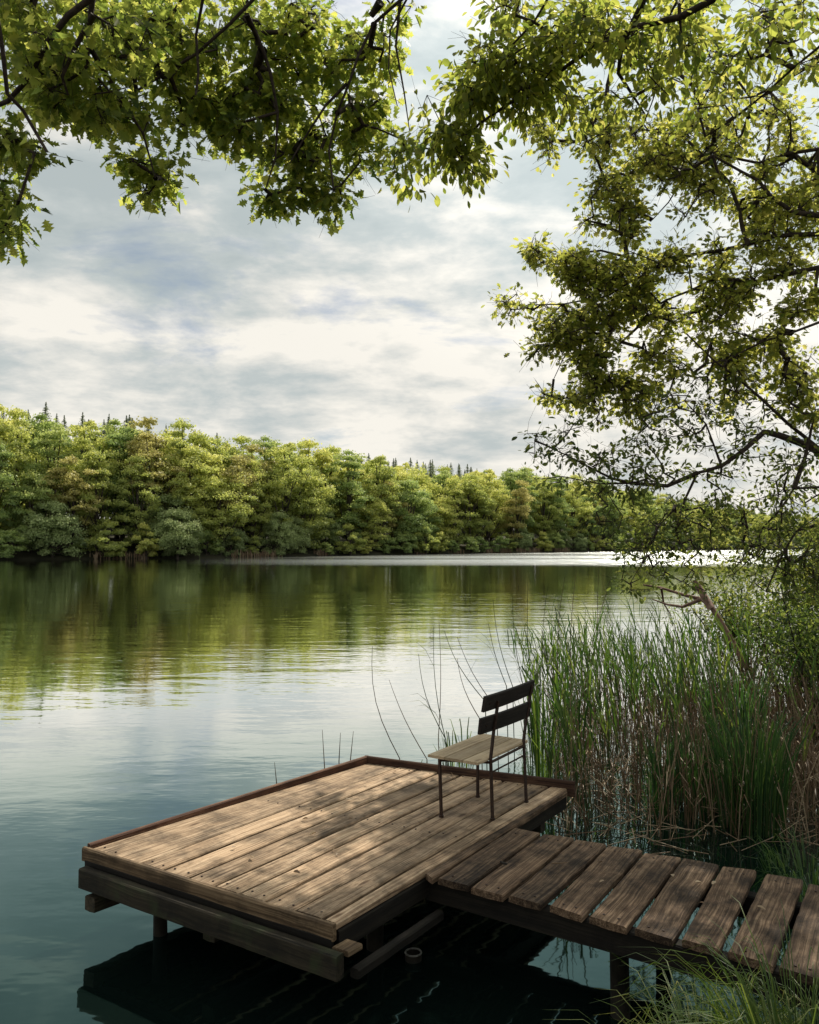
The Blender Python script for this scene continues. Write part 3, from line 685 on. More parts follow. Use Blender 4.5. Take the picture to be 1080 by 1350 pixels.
leg(fl, Vector((fl.x - .012, fl.y, ZS - .022))); leg(fr_, Vector((fr_.x, fr_.y, ZS - .022)))
def backleg(p, pix, ys):
    pts = [Vector((p.x, p.y, ZD))] + [aty(x, y, yy) for (x, y), yy in zip(pix, ys)]
    m = MB(); m.tube(pts, [lt, lt, .012, .012, .011][:len(pts)], 4); m.tube([Vector((p.x, p.y, ZD)), Vector((p.x, p.y, ZD + .012))], .017, 8); m.build('leg', M['iron'], ch, False); return pts
yl = bl.y; yr = br.y + .08
PL = backleg(bl, [(647, 1000), (651, 964), (657, 924)], [yl, yl + .01, yl + .02])
PR = backleg(br, [(690.5, 975), (694, 947), (701, 903)], [yr, yr + .02, yr + .04])
bar('stretcher', Vector((PL[1].x, PL[1].y, ZS - .03)), Vector((PR[1].x, PR[1].y, ZS - .03)), .010)
bar('stretcher', Vector((PL[1].x, PL[1].y, ZS - .10)), Vector((PR[1].x, PR[1].y, ZS - .10)), .006)
bar('stretcher', Vector((fl.x - .012, fl.y, ZS - .03)), Vector((fr_.x, fr_.y, ZS - .03)), .010)
bar('stretcher', Vector((fl.x - .012, fl.y, ZS - .03)), Vector((bl.x - .02, bl.y, ZS - .03)), .010)
bar('stretcher', Vector((fr_.x, fr_.y, ZS - .03)), Vector((PR[1].x, PR[1].y, ZS - .03)), .010)
def slat(pix, y0, y1, th=.02):
    ps = [aty(*pix[0], y0), aty(*pix[1], y1), aty(*pix[2], y1), aty(*pix[3], y0)]
    n = (ps[1] - ps[0]).cross(ps[3] - ps[0]).normalized()
    if n.y > 0: n = -n                   # towards the viewer
    o = sum(ps, Vector()) / 4; ax = (ps[1] - ps[0]).normalized(); ay = n.cross(ax)
    Mx = Matrix((ax, ay, n)).transposed().to_4x4(); Mx.translation = o; inv = Mx.inverted()
    segs = 8; vs = []; fs = []
    for i in range(segs + 1):
        t = i / segs; a = inv @ ps[0].lerp(ps[1], t); d = inv @ ps[3].lerp(ps[2], t); cz = .012 * (1 - (2 * t - 1) ** 2)
        if a.y < d.y: a, d = d, a
        b = .004
        for p_, z in ((a, 0), (a - Vector((0, b, 0)), b), (d + Vector((0, b, 0)), b), (d, 0), (d, -th), (a, -th)): vs.append((p_.x, p_.y, z + cz))
    for i in range(segs):
        for k in range(6): fs.append((i * 6 + k, i * 6 + (k + 1) % 6, (i + 1) * 6 + (k + 1) % 6, (i + 1) * 6 + k))
    fs.append(tuple(range(6))[::-1]); fs.append(tuple(segs * 6 + k for k in range(6)))
    m = MB(); m.add(vs, fs); me = m.mesh('backrest_slat', False); me.materials.append(M['slat'])
    ob = bpy.data.objects.new('backrest_slat', me); COL.objects.link(ob); ob.parent = ch
    ob.matrix_parent_inverse = Matrix.Translation(ch.location).inverted(); ob.matrix_basis = Mx
    xs_ = [v[0] for v in vs]
    for bx_ in (min(xs_) + .07, max(xs_) - .07):
        m = MB(); m.tube([(bx_, 0, .004), (bx_, 0, .012)], .008, 8); bme = m.mesh('bolt', False); bme.materials.append(M['iron'])
        bo = bpy.data.objects.new('bolt', bme); COL.objects.link(bo); bo.parent = ob
    return ob
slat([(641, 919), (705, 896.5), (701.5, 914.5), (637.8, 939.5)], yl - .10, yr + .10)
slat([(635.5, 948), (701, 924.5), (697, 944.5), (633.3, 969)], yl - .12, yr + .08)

# straw and twig litter on the boards
tw = [((591, 1013), (598, 1022), (603, 1030)), ((590, 1022), (600, 1018))]
for i, (lab, pts) in enumerate((('thin pale bent straw lying on the boards beside the chair', [(590, 1013), (596, 1020), (601, 1029)]),
                                ('thin straight straw lying on the third walkway plank', [(727, 1138), (738, 1138), (748, 1137)]),
                                ('short dark twig lying across the second walkway plank', [(660, 1136), (664, 1138), (669, 1139)]))):
    pz = ZD + .010 if i == 0 else ZW + .016
    m = MB(); w = [atz(x, y, pz) for x, y in pts]; m.tube(w, [.003, .0035, .002] if i < 2 else [.007, .008, .005], 5)
    tag(m.build('straw' if i < 2 else 'twig', M['dry'] if i < 2 else M['post']), lab, 'straw' if i < 2 else 'twig')

lv, lf = leaf_tpl('oval')
rl = random.Random(77)
def fallen(n, pick, z, label, grp):
    for i in range(n):
        p = pick(); a = rl.uniform(0, 6.28); sc = rl.uniform(.025, .05); m = MB()
        Rz = Matrix.Rotation(a, 3, 'Z'); cu = rl.uniform(.3, 1.2)
        vs = [Rz @ Vector((x * sc, y * sc, (abs(y) * cu + .15 * x) * sc)) for x, y, _ in lv]
        m.add([(v.x + p.x, v.y + p.y, v.z + z) for v in vs], lf, rl.uniform(.2, 1)); tag(m.build('fallen_leaf', M['dry']), label, 'leaf', grp)
fallen(16, lambda: B.lerp(C, rl.uniform(.05, .95)).lerp(A.lerp(E, rl.uniform(.05, .95)), rl.uniform(.1, .95)), ZD + .009, 'small curled dry leaf lying on the platform boards', 'dry leaves on the platform')
fallen(9, lambda: atz(*WP[rl.randint(0, 8)][0], ZW).lerp(atz(*WP[rl.randint(3, 8)][2], ZW), rl.uniform(.3, .7)), ZW + .010, 'small curled dry leaf lying on the walkway planks', 'dry leaves on the walkway')
# ------------------------------------------------------------------ overhanging trees
def grow(tree, limbs, trunk, blobs, leafkind, leafmat, leafsize, per, thr=-.12, twr=.0022, seed=1, cl=.16, droop=.35, hang=0.0, tintb=0.0, nfreq=.016, nk=.62, tw_n=2, dshift=0.0, lr=1.0):
    """limbs: lists of 3-D points with start radius. blobs: (px,py,rx,ry,y0,y1,n)."""
    rr = random.Random(seed); r = np.random.default_rng(seed)
    m = MB(); m.tube(trunk[0], trunk[1], 14); m.build('trunk', M['bark'], tree)
    nodes = []; own = []; LM = []
    for pts, r0, r1 in limbs:
        # resample with a little gnarl
        P = []
        for i in range(len(pts) - 1):
            k = max(1, int((pts[i + 1] - pts[i]).length / .22))
            for j in range(k):
                p = pts[i].lerp(pts[i + 1], j / k)
                P.append(p + Vector((mnoise.noise(p * 1.7), mnoise.noise(p * 1.7 + Vector((9, 0, 0))), mnoise.noise(p * 1.7 + Vector((0, 9, 0))))) * .05)
        P.append(pts[-1]); n = len(P); rad = [lr * (r0 + (r1 - r0) * (i / (n - 1)) ** .8) for i in range(n)]
        m = MB(); m.tube(P, rad, 8); LM.append(m)
        for p in P: nodes.append(p); own.append(len(LM) - 1)
    att = []
    for b in blobs:
        cx, cy, rx, ry, y0, y1, n = b; n = max(3, int(n * nk)); k = 0; tries = 0
        while k < n and tries < n * 12:
            tries += 1; a = rr.uniform(0, 6.283); q = math.sqrt(rr.random()) * (1.0 + .22 * mnoise.noise(Vector((math.cos(a) * 2, math.sin(a) * 2, cx * .1))))
            x = cx + rx * q * math.cos(a); y = cy + ry * q * math.sin(a); dep = rr.uniform(y0, y1) + dshift
            if mnoise.noise(Vector((x * nfreq, y * nfreq, dep * .35 + seed))) < thr: continue
            att.append(aty(x, y, dep)); k += 1
    nod = np.array([tuple(p) for p in nodes]); par = [-1] * len(nodes)
    dist = np.array([np.min(np.linalg.norm(nod - np.array(a), axis=1)) for a in att]); order = np.argsort(dist)
    cap = len(nodes) + len(att) * 5 + 10; buf = np.zeros((cap, 3)); buf[:len(nod)] = nod; cnt = len(nod); tips = []
    load = {}
    for oi in order:
        a = np.array(att[oi]); d = np.linalg.norm(buf[:cnt] - a, axis=1); j = int(np.argmin(d)); p0 = buf[j].copy(); L_ = d[j]
        steps = max(1, min(4, int(L_ / .22))); prev = j
        side = r.normal(size=3) * L_ * .10
        for s in range(1, steps + 1):
            t = s / steps; q = p0 + (a - p0) * t + side * math.sin(t * math.pi) + np.array([0, 0, .12 * L_ * math.sin(t * math.pi)])
            if cnt >= cap: break
            buf[cnt] = q; par.append(prev); own.append(own[prev]); prev = cnt; cnt += 1
        tips.append(prev)
    cntd = np.zeros(cnt)
    for tpi in tips:
        k = tpi
        while k != -1: cntd[k] += 1; k = par[k]
    for k in range(cnt):
        if par[k] == -1: continue
        m = LM[own[k]]
        r1 = twr * (cntd[k] ** .45); r0 = min(twr * (cntd[par[k]] ** .45), r1 * 1.5) if par[par[k]] != -1 else r1 * 1.2
        m.tube([buf[par[k]], buf[k]], [r0, r1], 4 if r1 < .008 else 6, cap=False)
    for tpi in tips:
        for q in range(tw_n):
            a = Vector(buf[tpi]); d = Vector(r.normal(size=3)); d.z -= .25; d = d.normalized() * rr.uniform(.08, .28); mid = a + d * .5 + Vector(r.normal(size=3)) * .02
            LM[own[tpi]].tube([a, mid, a + d], [twr * .7, twr * .5, twr * .3], 3, cap=False)
    for m in LM: m.build('branch', M['bark'], tree)
    # leaves around the tips
    T = []; D = []; Nn = []; S = []; ti = []
    for tpi in tips:
        c = buf[tpi]; dirn = c - buf[par[tpi]]; dirn = dirn / (np.linalg.norm(dirn) + 1e-6); base = r.uniform(-.12, .12)
        n = max(1, int(per * r.uniform(.6, 1.4)))
        off = r.normal(size=(n, 3)) * cl * .55; off[:, 2] *= .7; off[:, 2] -= hang * np.abs(r.normal(size=n)) * .1
        dd = off / (np.linalg.norm(off, axis=1, keepdims=True) + 1e-6) * .8 + dirn * .5 + r.normal(size=(n, 3)) * .3; dd[:, 2] -= droop + hang
        T.append(c + off); D.append(dd); nn = np.array([0, 0, 1.0]) + r.normal(size=(n, 3)) * .55; Nn.append(nn)
        S.append(leafsize * r.uniform(.55, 1.2, n)); ti.append(np.clip(.45 + base + tintb + r.normal(size=n) * .22, 0, 1))
    tv, tf = leaf_tpl(leafkind)
    me = scatter_mesh('foliage', tv, tf, frames(np.concatenate(D), np.concatenate(Nn), np.concatenate(S)), np.concatenate(T), np.concatenate(ti))
    link('foliage', me, M[leafmat], tree)
    return tree

def LB(pix, deps, r0, r1, root=None):
    pts = [aty(x, y, d) for (x, y), d in zip(pix, deps)]
    if root is not None: pts = [Vector(p) for p in root] + pts
    return (pts, r0, r1)

# 1 oak, upper left: trunk on the bank behind the camera to the left
ox, oy = -2.6, -1.4; oh = bank_h(ox, oy)
oak = thing('oak_tree', 'oak with lobed leaves hanging down across the upper left of the view', 'tree', (ox, oy, oh))
fork = Vector((ox + .1, oy + .2, 5.2))
tr = ([Vector((ox, oy, oh - .4)), Vector((ox + .03, oy, 2.2)), Vector((ox, oy + .1, 3.8)), fork, Vector((ox + .3, oy + .5, 7.5))], [.36, .28, .25, .22, .15])
hub1 = [fork, Vector((-2.6, 1.2, 6.7))]; hub2 = [fork, Vector((-1.6, 1.2, 7.0))]
limbs = [LB([(150, -90), (122, 0), (95, 25), (68, 60), (45, 105), (14, 136), (-30, 150)], [4.2, 4.3, 4.4, 4.4, 4.5, 4.6, 4.7], .07, .012, hub1),
         LB([(127, -40), (126, 0), (121, 50), (122, 85), (135, 110)], [4.3, 4.4, 4.5, 4.5, 4.6], .022, .006),
         LB([(-30, -120), (-5, 0), (4, 70), (12, 128), (38, 150), (62, 200)], [3.6, 4.0, 4.1, 4.2, 4.3, 4.3], .055, .008, [fork, Vector((-3.2, 1.4, 6.4))]),
         LB([(60, -90), (43, 0), (47, 60), (50, 100)], [4.2, 4.5, 4.5, 4.5], .04, .010, hub1),
         LB([(126, 20), (108, 60), (92, 100), (90, 125)], [4.3, 4.4, 4.4, 4.5], .018, .006),
         LB([(122, 60), (160, 130), (185, 175), (205, 235)], [4.5, 4.8, 4.9, 5.0], .016, .004),
         LB([(290, -120), (262, 0), (258, 45), (265, 95), (258, 125)], [4.6, 4.9, 5, 5, 5], .04, .007, hub2),
         LB([(370, -100), (327, 0), (300, 32), (262, 72), (218, 98), (180, 120)], [4.8, 5, 5, 5.1, 5.2, 5.2], .045, .008, hub2),
         LB([(320, 20), (345, 70), (355, 100), (365, 150), (360, 210), (350, 250)], [5, 5.2, 5.2, 5.3, 5.3, 5.4], .018, .004),
         LB([(560, -90), (530, 0), (492, 24), (470, 70), (458, 110), (446, 150), (438, 200), (440, 250)], [5, 5.2, 5.3, 5.3, 5.3, 5.4, 5.4, 5.4], .05, .006, [fork, Vector((-1.0, 1.6, 7.2)), Vector((-.2, 3.6, 7.6))]),
         LB([(500, 0), (490, 20)], [5.2, 5.3], .03, .02),
         LB([(455, 110), (430, 140), (400, 190), (382, 215)], [5.3, 5.3, 5.4, 5.4], .012, .004),
         LB([(530, 0), (525, 60), (530, 120), (540, 172)], [5.1, 5.1, 5.1, 5.1], .010, .003),
         LB([(545, -10), (518, 40), (512, 90), (524, 140)], [5.1, 5.1, 5.1, 5.1], .008, .003)]
bl_ = [(40, 20, 110, 60, 3.9, 5.0, 150), (110, 40, 90, 60, 4.0, 5.2, 110), (60, 100, 70, 40, 4.0, 5.0, 90), (15, 170, 25, 30, 4.3, 4.8, 26), (20, 190, 22, 28, 4.3, 4.8, 14), (2, 285, 32, 36, 4.2, 4.7, 36), (-15, 240, 30, 40, 4.2, 4.6, 22),
       (62, 185, 26, 34, 4.2, 4.7, 34), (55, 222, 22, 14, 4.2, 4.7, 9), (95, 150, 50, 35, 4.2, 4.9, 50), (135, 100, 45, 40, 4.2, 5, 55), (160, 160, 42, 34, 4.6, 5.1, 46), (185, 195, 26, 20, 4.8, 5.1, 20), (205, 225, 26, 30, 4.9, 5.2, 34), (200, 258, 10, 10, 4.9, 5.1, 5),
       (210, 20, 75, 45, 4.8, 5.4, 80), (235, 65, 70, 45, 4.8, 5.4, 90), (260, 110, 55, 40, 4.9, 5.4, 70), (275, 155, 52, 32, 4.9, 5.4, 60), (300, 180, 34, 16, 5, 5.4, 22), (330, 60, 60, 70, 5, 5.5, 80), (335, 125, 55, 35, 5, 5.5, 66), (365, 105, 45, 35, 5, 5.5, 50),
       (380, 30, 60, 35, 5, 5.5, 50), (440, 40, 45, 45, 5.1, 5.5, 48), (420, 100, 50, 50, 5.1, 5.5, 40), (470, 120, 45, 55, 5.1, 5.6, 60), (490, 90, 36, 34, 5.1, 5.5, 26), (505, 150, 30, 26, 5.1, 5.5, 26), (380, 200, 50, 24, 5.2, 5.6, 38), (345, 260, 24, 14, 5.2, 5.6, 15),
       (405, 225, 55, 30, 5.2, 5.6, 62), (440, 190, 45, 40, 5.2, 5.6, 50), (395, 260, 46, 16, 5.2, 5.6, 32), (445, 262, 22, 20, 5.2, 5.6, 20), (470, 215, 30, 20, 5.2, 5.5, 16), (532, 210, 14, 32, 5.1, 5.4, 14), (515, 50, 26, 30, 5.1, 5.4, 10), (525, 12, 30, 14, 5.1, 5.4, 8),
       (100, -90, 260, 80, 3.8, 5.4, 90), (400, -80, 200, 70, 4.6, 5.6, 50)]
grow(oak, limbs, tr, bl_, 'lobed', 'oakleaf', .074, 12, -.05, .0028, 11, .11, .25, .1, .02, dshift=.35, lr=1.0, nk=.53, nfreq=.024)

# 2 broad-leaved tree at the top centre and right, trunk on the bank right of the camera
cx_, cy_ = 3.9, .6; ch_ = bank_h(cx_, cy_)
che = thing('chestnut_tree', 'broad-leaved tree whose bough droops from the upper right towards the top centre', 'tree', (cx_, cy_, ch_))
f2 = Vector((4.0, 1.3, 5.6))
tr = ([Vector((cx_, cy_, ch_ - .4)), Vector((cx_, cy_ + .1, 2.4)), Vector((cx_ + .1, cy_ + .5, 4.2)), f2, Vector((4.2, 1.6, 8))], [.34, .27, .24, .2, .12])
limbs = [LB([(1010, -140), (940, 0), (897, 20), (844, 34), (790, 60), (736, 92), (704, 118), (670, 134), (630, 165), (605, 200)], [4.5, 5.2, 5.4, 5.6, 5.8, 6, 6, 6, 6, 6], .09, .007, [f2, Vector((3.6, 2.8, 7.0))]),
         LB([(860, -30), (845, 10), (820, 60), (817, 97), (840, 128), (850, 150)], [5.5, 5.6, 5.8, 5.9, 6, 6], .03, .006),
         LB([(736, 92), (700, 90), (660, 90), (620, 120), (580, 160)], [6, 6, 6, 6, 6], .016, .004),
         LB([(740, -100), (720, 0), (700, 30), (672, 60), (640, 90)], [5.4, 5.6, 5.7, 5.8, 5.9], .04, .006, [f2, Vector((3.0, 3.2, 7.4))]),
         LB([(1080, 60), (1015, 123), (967, 156), (930, 180)], [5.5, 5.9, 6.1, 6.3], .03, .006, [f2, Vector((3.9, 3.5, 6.4))])]
bl_ = [(700, 20, 80, 40, 5.5, 6.2, 100), (650, 60, 42, 40, 5.6, 6.2, 50), (690, 85, 60, 40, 5.6, 6.3, 75), (625, 105, 40, 34, 5.8, 6.2, 46), (610, 140, 48, 30, 5.8, 6.2, 60), (665, 135, 36, 30, 5.8, 6.2, 42), (575, 165, 26, 34, 5.8, 6.2, 36), (590, 205, 28, 24, 5.8, 6.2, 30), (620, 190, 32, 30, 5.8, 6.2, 38),
       (625, 225, 14, 18, 5.8, 6.2, 12), (540, 205, 14, 24, 5.8, 6.1, 12), (538, 235, 12, 10, 5.8, 6.1, 6), (705, 140, 20, 40, 5.9, 6.3, 20), (755, 90, 50, 45, 5.7, 6.4, 66), (790, 30, 70, 40, 5.4, 6.4, 84), (860, 40, 60, 50, 5.3, 6.4, 80), (830, 110, 45, 35, 5.6, 6.5, 42), (765, 140, 34, 20, 5.8, 6.4, 18),
       (950, 30, 70, 45, 5.2, 6.4, 70), (1030, 40, 60, 60, 5.2, 6.4, 70), (940, 120, 60, 40, 5.6, 6.6, 44), (880, -90, 240, 80, 5, 6.4, 60)]
grow(che, limbs, tr, bl_, 'oval', 'mapleleaf', .080, 10, -.08, .0026, 22, .15, .30, .2, .02, nk=.54)

# 3 big maple on the right bank, trunk outside the frame
mx_, my_ = 8.6, 8.4; mh = bank_h(mx_, my_)
mp3 = thing('maple_tree', 'large maple filling the right side with dense backlit yellow-green leaves', 'tree', (mx_, my_, mh))
g0 = Vector((mx_ - .3, my_, 3.4)); g1 = Vector((mx_ - .5, my_ + .1, 5.4)); g2 = Vector((mx_ - .4, my_ + .1, 7.6))
tr = ([Vector((mx_, my_, mh - .4)), Vector((mx_ - .1, my_, 2.2)), g0, g1, g2, Vector((mx_ - .2, my_ + .2, 10.5))], [.42, .33, .28, .23, .17, .08])
limbs = [LB([(1180, 290), (1080, 285), (1047, 280), (1017, 260), (997, 237), (977, 225), (940, 205)], [8.6, 8.8, 8.9, 9, 9, 9, 9], .11, .012, [g1]),
         LB([(1180, 340), (1080, 353), (1033, 365), (997, 372), (940, 367), (880, 395)], [8.6, 8.8, 9, 9, 9.2, 9.2], .085, .010, [g1]),
         LB([(1180, 305), (1080, 310), (1013, 317), (987, 325), (910, 332), (857, 360), (800, 390), (740, 400), (700, 402)], [8.6, 8.9, 9.2, 9.2, 9.4, 9.5, 9.5, 9.5, 9.5], .07, .006, [g1]),
         LB([(1180, 400), (1080, 427), (1007, 447), (960, 473), (930, 480)], [8.4, 8.6, 8.7, 8.8, 8.8], .055, .008, [g0]),
         LB([(1180, 190), (1080, 197), (1040, 202), (1000, 215), (940, 200), (880, 215)], [8.7, 9, 9.2, 9.3, 9.5, 9.6], .07, .008, [g2]),
         LB([(987, 325), (975, 280), (960, 240), (930, 205), (900, 180), (830, 170), (770, 175)], [9.2, 9.3, 9.4, 9.5, 9.6, 9.6, 9.6], .03, .005),
         LB([(1180, 100), (1080, 80), (1015, 120), (967, 156), (900, 240), (860, 290)], [8.7, 9, 9.4, 9.6, 9.8, 9.8], .06, .006, [g2]),
         LB([(857, 360), (830, 340), (790, 330), (740, 335), (710, 325)], [9.5, 9.5, 9.6, 9.6, 9.6], .02, .004),
         LB([(880, 395), (840, 430), (800, 470), (780, 520)], [9.2, 9.3, 9.4, 9.4], .02, .004),
         LB([(857, 360), (800, 420), (750, 460), (730, 500)], [9.5, 9.5, 9.5, 9.5], .02, .004)]
bl_ = [(860, 190, 70, 40, 9, 10.4, 90), (800, 170, 55, 28, 9, 10.2, 55), (820, 225, 42, 30, 9, 10.2, 50), (740, 170, 38, 22, 9.2, 10, 26), (720, 200, 20, 14, 9.2, 9.8, 8), (870, 250, 60, 40, 9, 10.4, 95), (830, 290, 36, 32, 9.1, 10, 46), (790, 250, 18, 26, 9.2, 9.8, 14), (780, 290, 16, 12, 9.2, 9.8, 8),
       (930, 200, 60, 50, 9, 10.4, 90), (1000, 170, 80, 60, 8.8, 10.4, 120), (1050, 240, 50, 50, 8.8, 10.2, 66), (960, 280, 70, 40, 9, 10.4, 100), (1040, 320, 50, 30, 8.8, 10, 44),
       (730, 335, 34, 24, 9.2, 9.9, 30), (715, 318, 18, 12, 9.2, 9.8, 8), (780, 330, 45, 28, 9.2, 10, 52), (850, 340, 60, 40, 9, 10.2, 100), (680, 402, 26, 16, 9.3, 9.8, 16), (735, 380, 34, 30, 9.2, 9.9, 38), (790, 390, 55, 35, 9, 10, 90), (870, 400, 55, 30, 9, 10, 80), (735, 430, 34, 26, 9.2, 9.9, 36),
       (790, 440, 55, 34, 9, 10, 84), (725, 470, 22, 22, 9.2, 9.8, 20), (770, 490, 46, 28, 9, 9.9, 62), (735, 515, 24, 16, 9.2, 9.8, 18), (800, 525, 40, 26, 9.1, 9.8, 50), (835, 500, 40, 34, 9, 9.8, 44), (850, 545, 26, 14, 9, 9.7, 14), (800, 552, 14, 10, 9, 9.7, 6), (860, 455, 40, 26, 9, 9.8, 34),
       (940, 360, 60, 30, 9, 10, 64), (1010, 390, 60, 26, 8.8, 9.8, 36), (920, 410, 50, 24, 9, 9.8, 26), (1040, 450, 50, 26, 8.6, 9.6, 32), (1060, 520, 36, 40, 8.6, 9.4, 50), (1040, 380, 50, 34, 8.7, 9.8, 60), (960, 440, 50, 30, 8.7, 9.6, 44), (1000, 490, 60, 34, 8.7, 9.6, 50), (930, 480, 50, 30, 8.8, 9.6, 30), (1050, 290, 50, 40, 8.8, 10, 50), (930, 520, 50, 30, 8.8, 9.6, 22),
       (1200, 200, 130, 200, 8, 10.5, 150), (1000, 60, 200, 70, 8.6, 10.8, 150), (1300, 420, 160, 140, 7.5, 9.5, 60), (880, -80, 260, 90, 9, 11.4, 90), (1200, -100, 200, 140, 8, 11, 70)]
grow(mp3, limbs, tr, bl_, 'lobed', 'maple2leaf', .078, 12, -.05, .0046, 33, .14, .2, 0.0, .04, nk=.76, tw_n=5, nfreq=.021)

# 4 sparse small-leaved alder, lower right
ax_, ay_ = 8.4, 11.2; ah = bank_h(ax_, ay_)
ald = thing('alder_tree', 'sparse small-leaved alder with bare dark twigs leaning low over the water at right', 'tree', (ax_, ay_, ah))
h0 = Vector((ax_ - .4, ay_ - .4, 1.8)); h1 = Vector((ax_ - .7, ay_ - .8, 3.0))
tr = ([Vector((ax_, ay_, ah - .4)), Vector((ax_ - .1, ay_ - .1, 1.2)), h0, h1, Vector((ax_ - .9, ay_ - 1.0, 5.0))], [.22, .18, .15, .12, .05])
limbs = [LB([(1150, 650), (1080, 592), (1040, 560), (1007, 526), (974, 500), (943, 475), (905, 440)], [9.6, 9, 8.9, 8.8, 8.8, 8.8, 8.8], .075, .008, [h1]),
         LB([(1080, 594), (1027, 573), (1007, 567), (978, 590), (950, 612), (921, 620), (905, 652), (890, 700)], [9, 8.8, 8.7, 8.6, 8.6, 8.6, 8.6, 8.6], .05, .008),
         LB([(1160, 660), (1080, 643), (1047, 643), (1031, 671), (1007, 695), (990, 730)], [9.4, 8.8, 8.7, 8.7, 8.7, 8.7], .05, .008, [h1]),
         LB([(921, 620), (880, 638), (835, 634), (807, 628), (782, 618), (742, 598), (705, 581)], [8.6, 8.5, 8.4, 8.4, 8.3, 8.3, 8.3], .026, .004),
         LB([(835, 634), (790, 636), (740, 628), (706, 632)], [8.4, 8.4, 8.3, 8.3], .010, .003),
         LB([(1160, 720), (1080, 690), (1050, 700), (1025, 745), (1010, 780)], [9.2, 8.7, 8.6, 8.5, 8.5], .045, .008, [h0]),
         LB([(1047, 643), (1060, 600), (1070, 570), (1075, 540)], [8.7, 8.7, 8.7, 8.7], .03, .008),
         LB([(950, 612), (930, 560), (900, 530), (860, 545)], [8.6, 8.5, 8.5, 8.5], .014, .004),
         LB([(905, 652), (870, 690), (850, 740), (830, 770)], [8.6, 8.5, 8.5, 8.5], .012, .003)]
bl_ = [(735, 590, 34, 26, 8.1, 8.5, 26), (700, 585, 16, 18, 8.1, 8.4, 8), (780, 600, 34, 18, 8.1, 8.6, 20), (750, 560, 22, 14, 8.1, 8.5, 8), (830, 600, 40, 28, 8.2, 8.8, 36), (880, 570, 45, 34, 8.3, 8.9, 44), (860, 630, 50, 20, 8.2, 8.8, 44), (900, 520, 50, 30, 8.4, 9, 30), (950, 560, 50, 40, 8.4, 9, 40), (1010, 540, 50, 36, 8.5, 9.2, 26),
       (800, 640, 40, 12, 8.2, 8.7, 22), (740, 632, 34, 8, 8.2, 8.6, 10), (870, 670, 60, 30, 8.3, 9, 50), (820, 690, 40, 26, 8.3, 8.8, 26), (930, 650, 50, 34, 8.4, 9, 40), (900, 710, 60, 26, 8.3, 8.9, 40), (850, 730, 40, 24, 8.3, 8.8, 34), (960, 700, 44, 34, 8.4, 9, 44), (850, 765, 34, 14, 8.3, 8.7, 14), (920, 760, 50, 20, 8.3, 8.8, 26),
       (1000, 620, 50, 40, 8.5, 9.1, 30), (1040, 690, 40, 50, 8.5, 9.1, 50), (1000, 740, 50, 36, 8.4, 9, 50), (1060, 600, 30, 40, 8.5, 9.1, 22), (1060, 760, 30, 40, 8.3, 9, 60), (960, 500, 50, 20, 8.5, 9, 16), (1150, 640, 80, 120, 8.2, 9.6, 90), (900, 690, 80, 40, 8.3, 9.2, 40), (1000, 690, 60, 50, 8.4, 9.2, 40), (1050, 650, 50, 60, 8.4, 9.2, 50), (1060, 720, 40, 50, 8.3, 9.2, 90)]
grow(ald, limbs, tr, bl_, 'oval', 'alderleaf', .064, 7, -.20, .0028, 44, .11, .1, 0.0, -.05, .03, nk=.8, tw_n=3)

# ------------------------------------------------------------------ shrubs on the right bank
def shrub(name, label, c, w, h, n, leafmat, lsize, seed, kind='oval', tint=0.0, group=None):
    r = np.random.default_rng(seed); rr = random.Random(seed); z0 = max(0, bank_h(c[0], c[1]))
    t = thing(name, label, 'shrub', (c[0], c[1], z0), 0, group); m = MB(); T = []
    for i in range(16):
        a = rr.uniform(0, 6.28); e = Vector((c[0] + math.cos(a) * w * .5 * rr.random(), c[1] + math.sin(a) * w * .5 * rr.random(), z0 + h * rr.uniform(.45, .95)))
        b = Vector((c[0] + rr.uniform(-.1, .1), c[1] + rr.uniform(-.1, .1), z0 - .15)); md = b.lerp(e, .5) + Vector((rr.uniform(-.1, .1), 0, .15))
        m.tube([b, md, e], [.02, .014, .005], 5, cap=False)
        for k in range(5):
            q = md.lerp(e, rr.random()); s = q + Vector((rr.uniform(-.3, .3), rr.uniform(-.3, .3), rr.uniform(-.1, .35))); m.tube([q, s], [.006, .002], 4, cap=False)
            cn = max(2, n // 80); T.append(np.array(s) + r.normal(size=(cn, 3)) * np.array([.2, .2, .16]) * (w / 2.2))
    m.build('stem', M['bark'], t); T = np.concatenate(T); n = len(T)
    D = r.normal(size=(n, 3)); D[:, 2] -= .2; Nn = r.normal(size=(n, 3)) * .6 + np.array([0, 0, 1])
    tv, tf = leaf_tpl(kind); link('foliage', scatter_mesh('foliage', tv, tf, frames(D, Nn, lsize * r.uniform(.6, 1.3, n)), T, np.clip(.45 + tint + r.normal(size=n) * .22, 0, 1)), M[leafmat], t)
def gp(px, y): return ((px - 540) / F * y, y)
shrub('bush', 'dark leafy bush at the right edge above the reeds', gp(1085, 9.5), 1.7, 2.0, 3600, 'shrub', .06, 51, tint=-.15)
shrub('bush', 'tall yellow-green bush on the bank at the far right behind the alder', gp(1100, 12.5), 2.6, 3.0, 5200, 'shrub', .07, 52, tint=.25)
shrub('bush', 'low bright green bush behind the reeds under the alder twigs', gp(985, 13.5), 2.2, 1.9, 3600, 'shrub', .06, 53, tint=.15)
shrub('bush', 'low ragged bush between the bright bush and the right edge', gp(1040, 12.0), 2.0, 1.7, 3000, 'shrub', .06, 54)

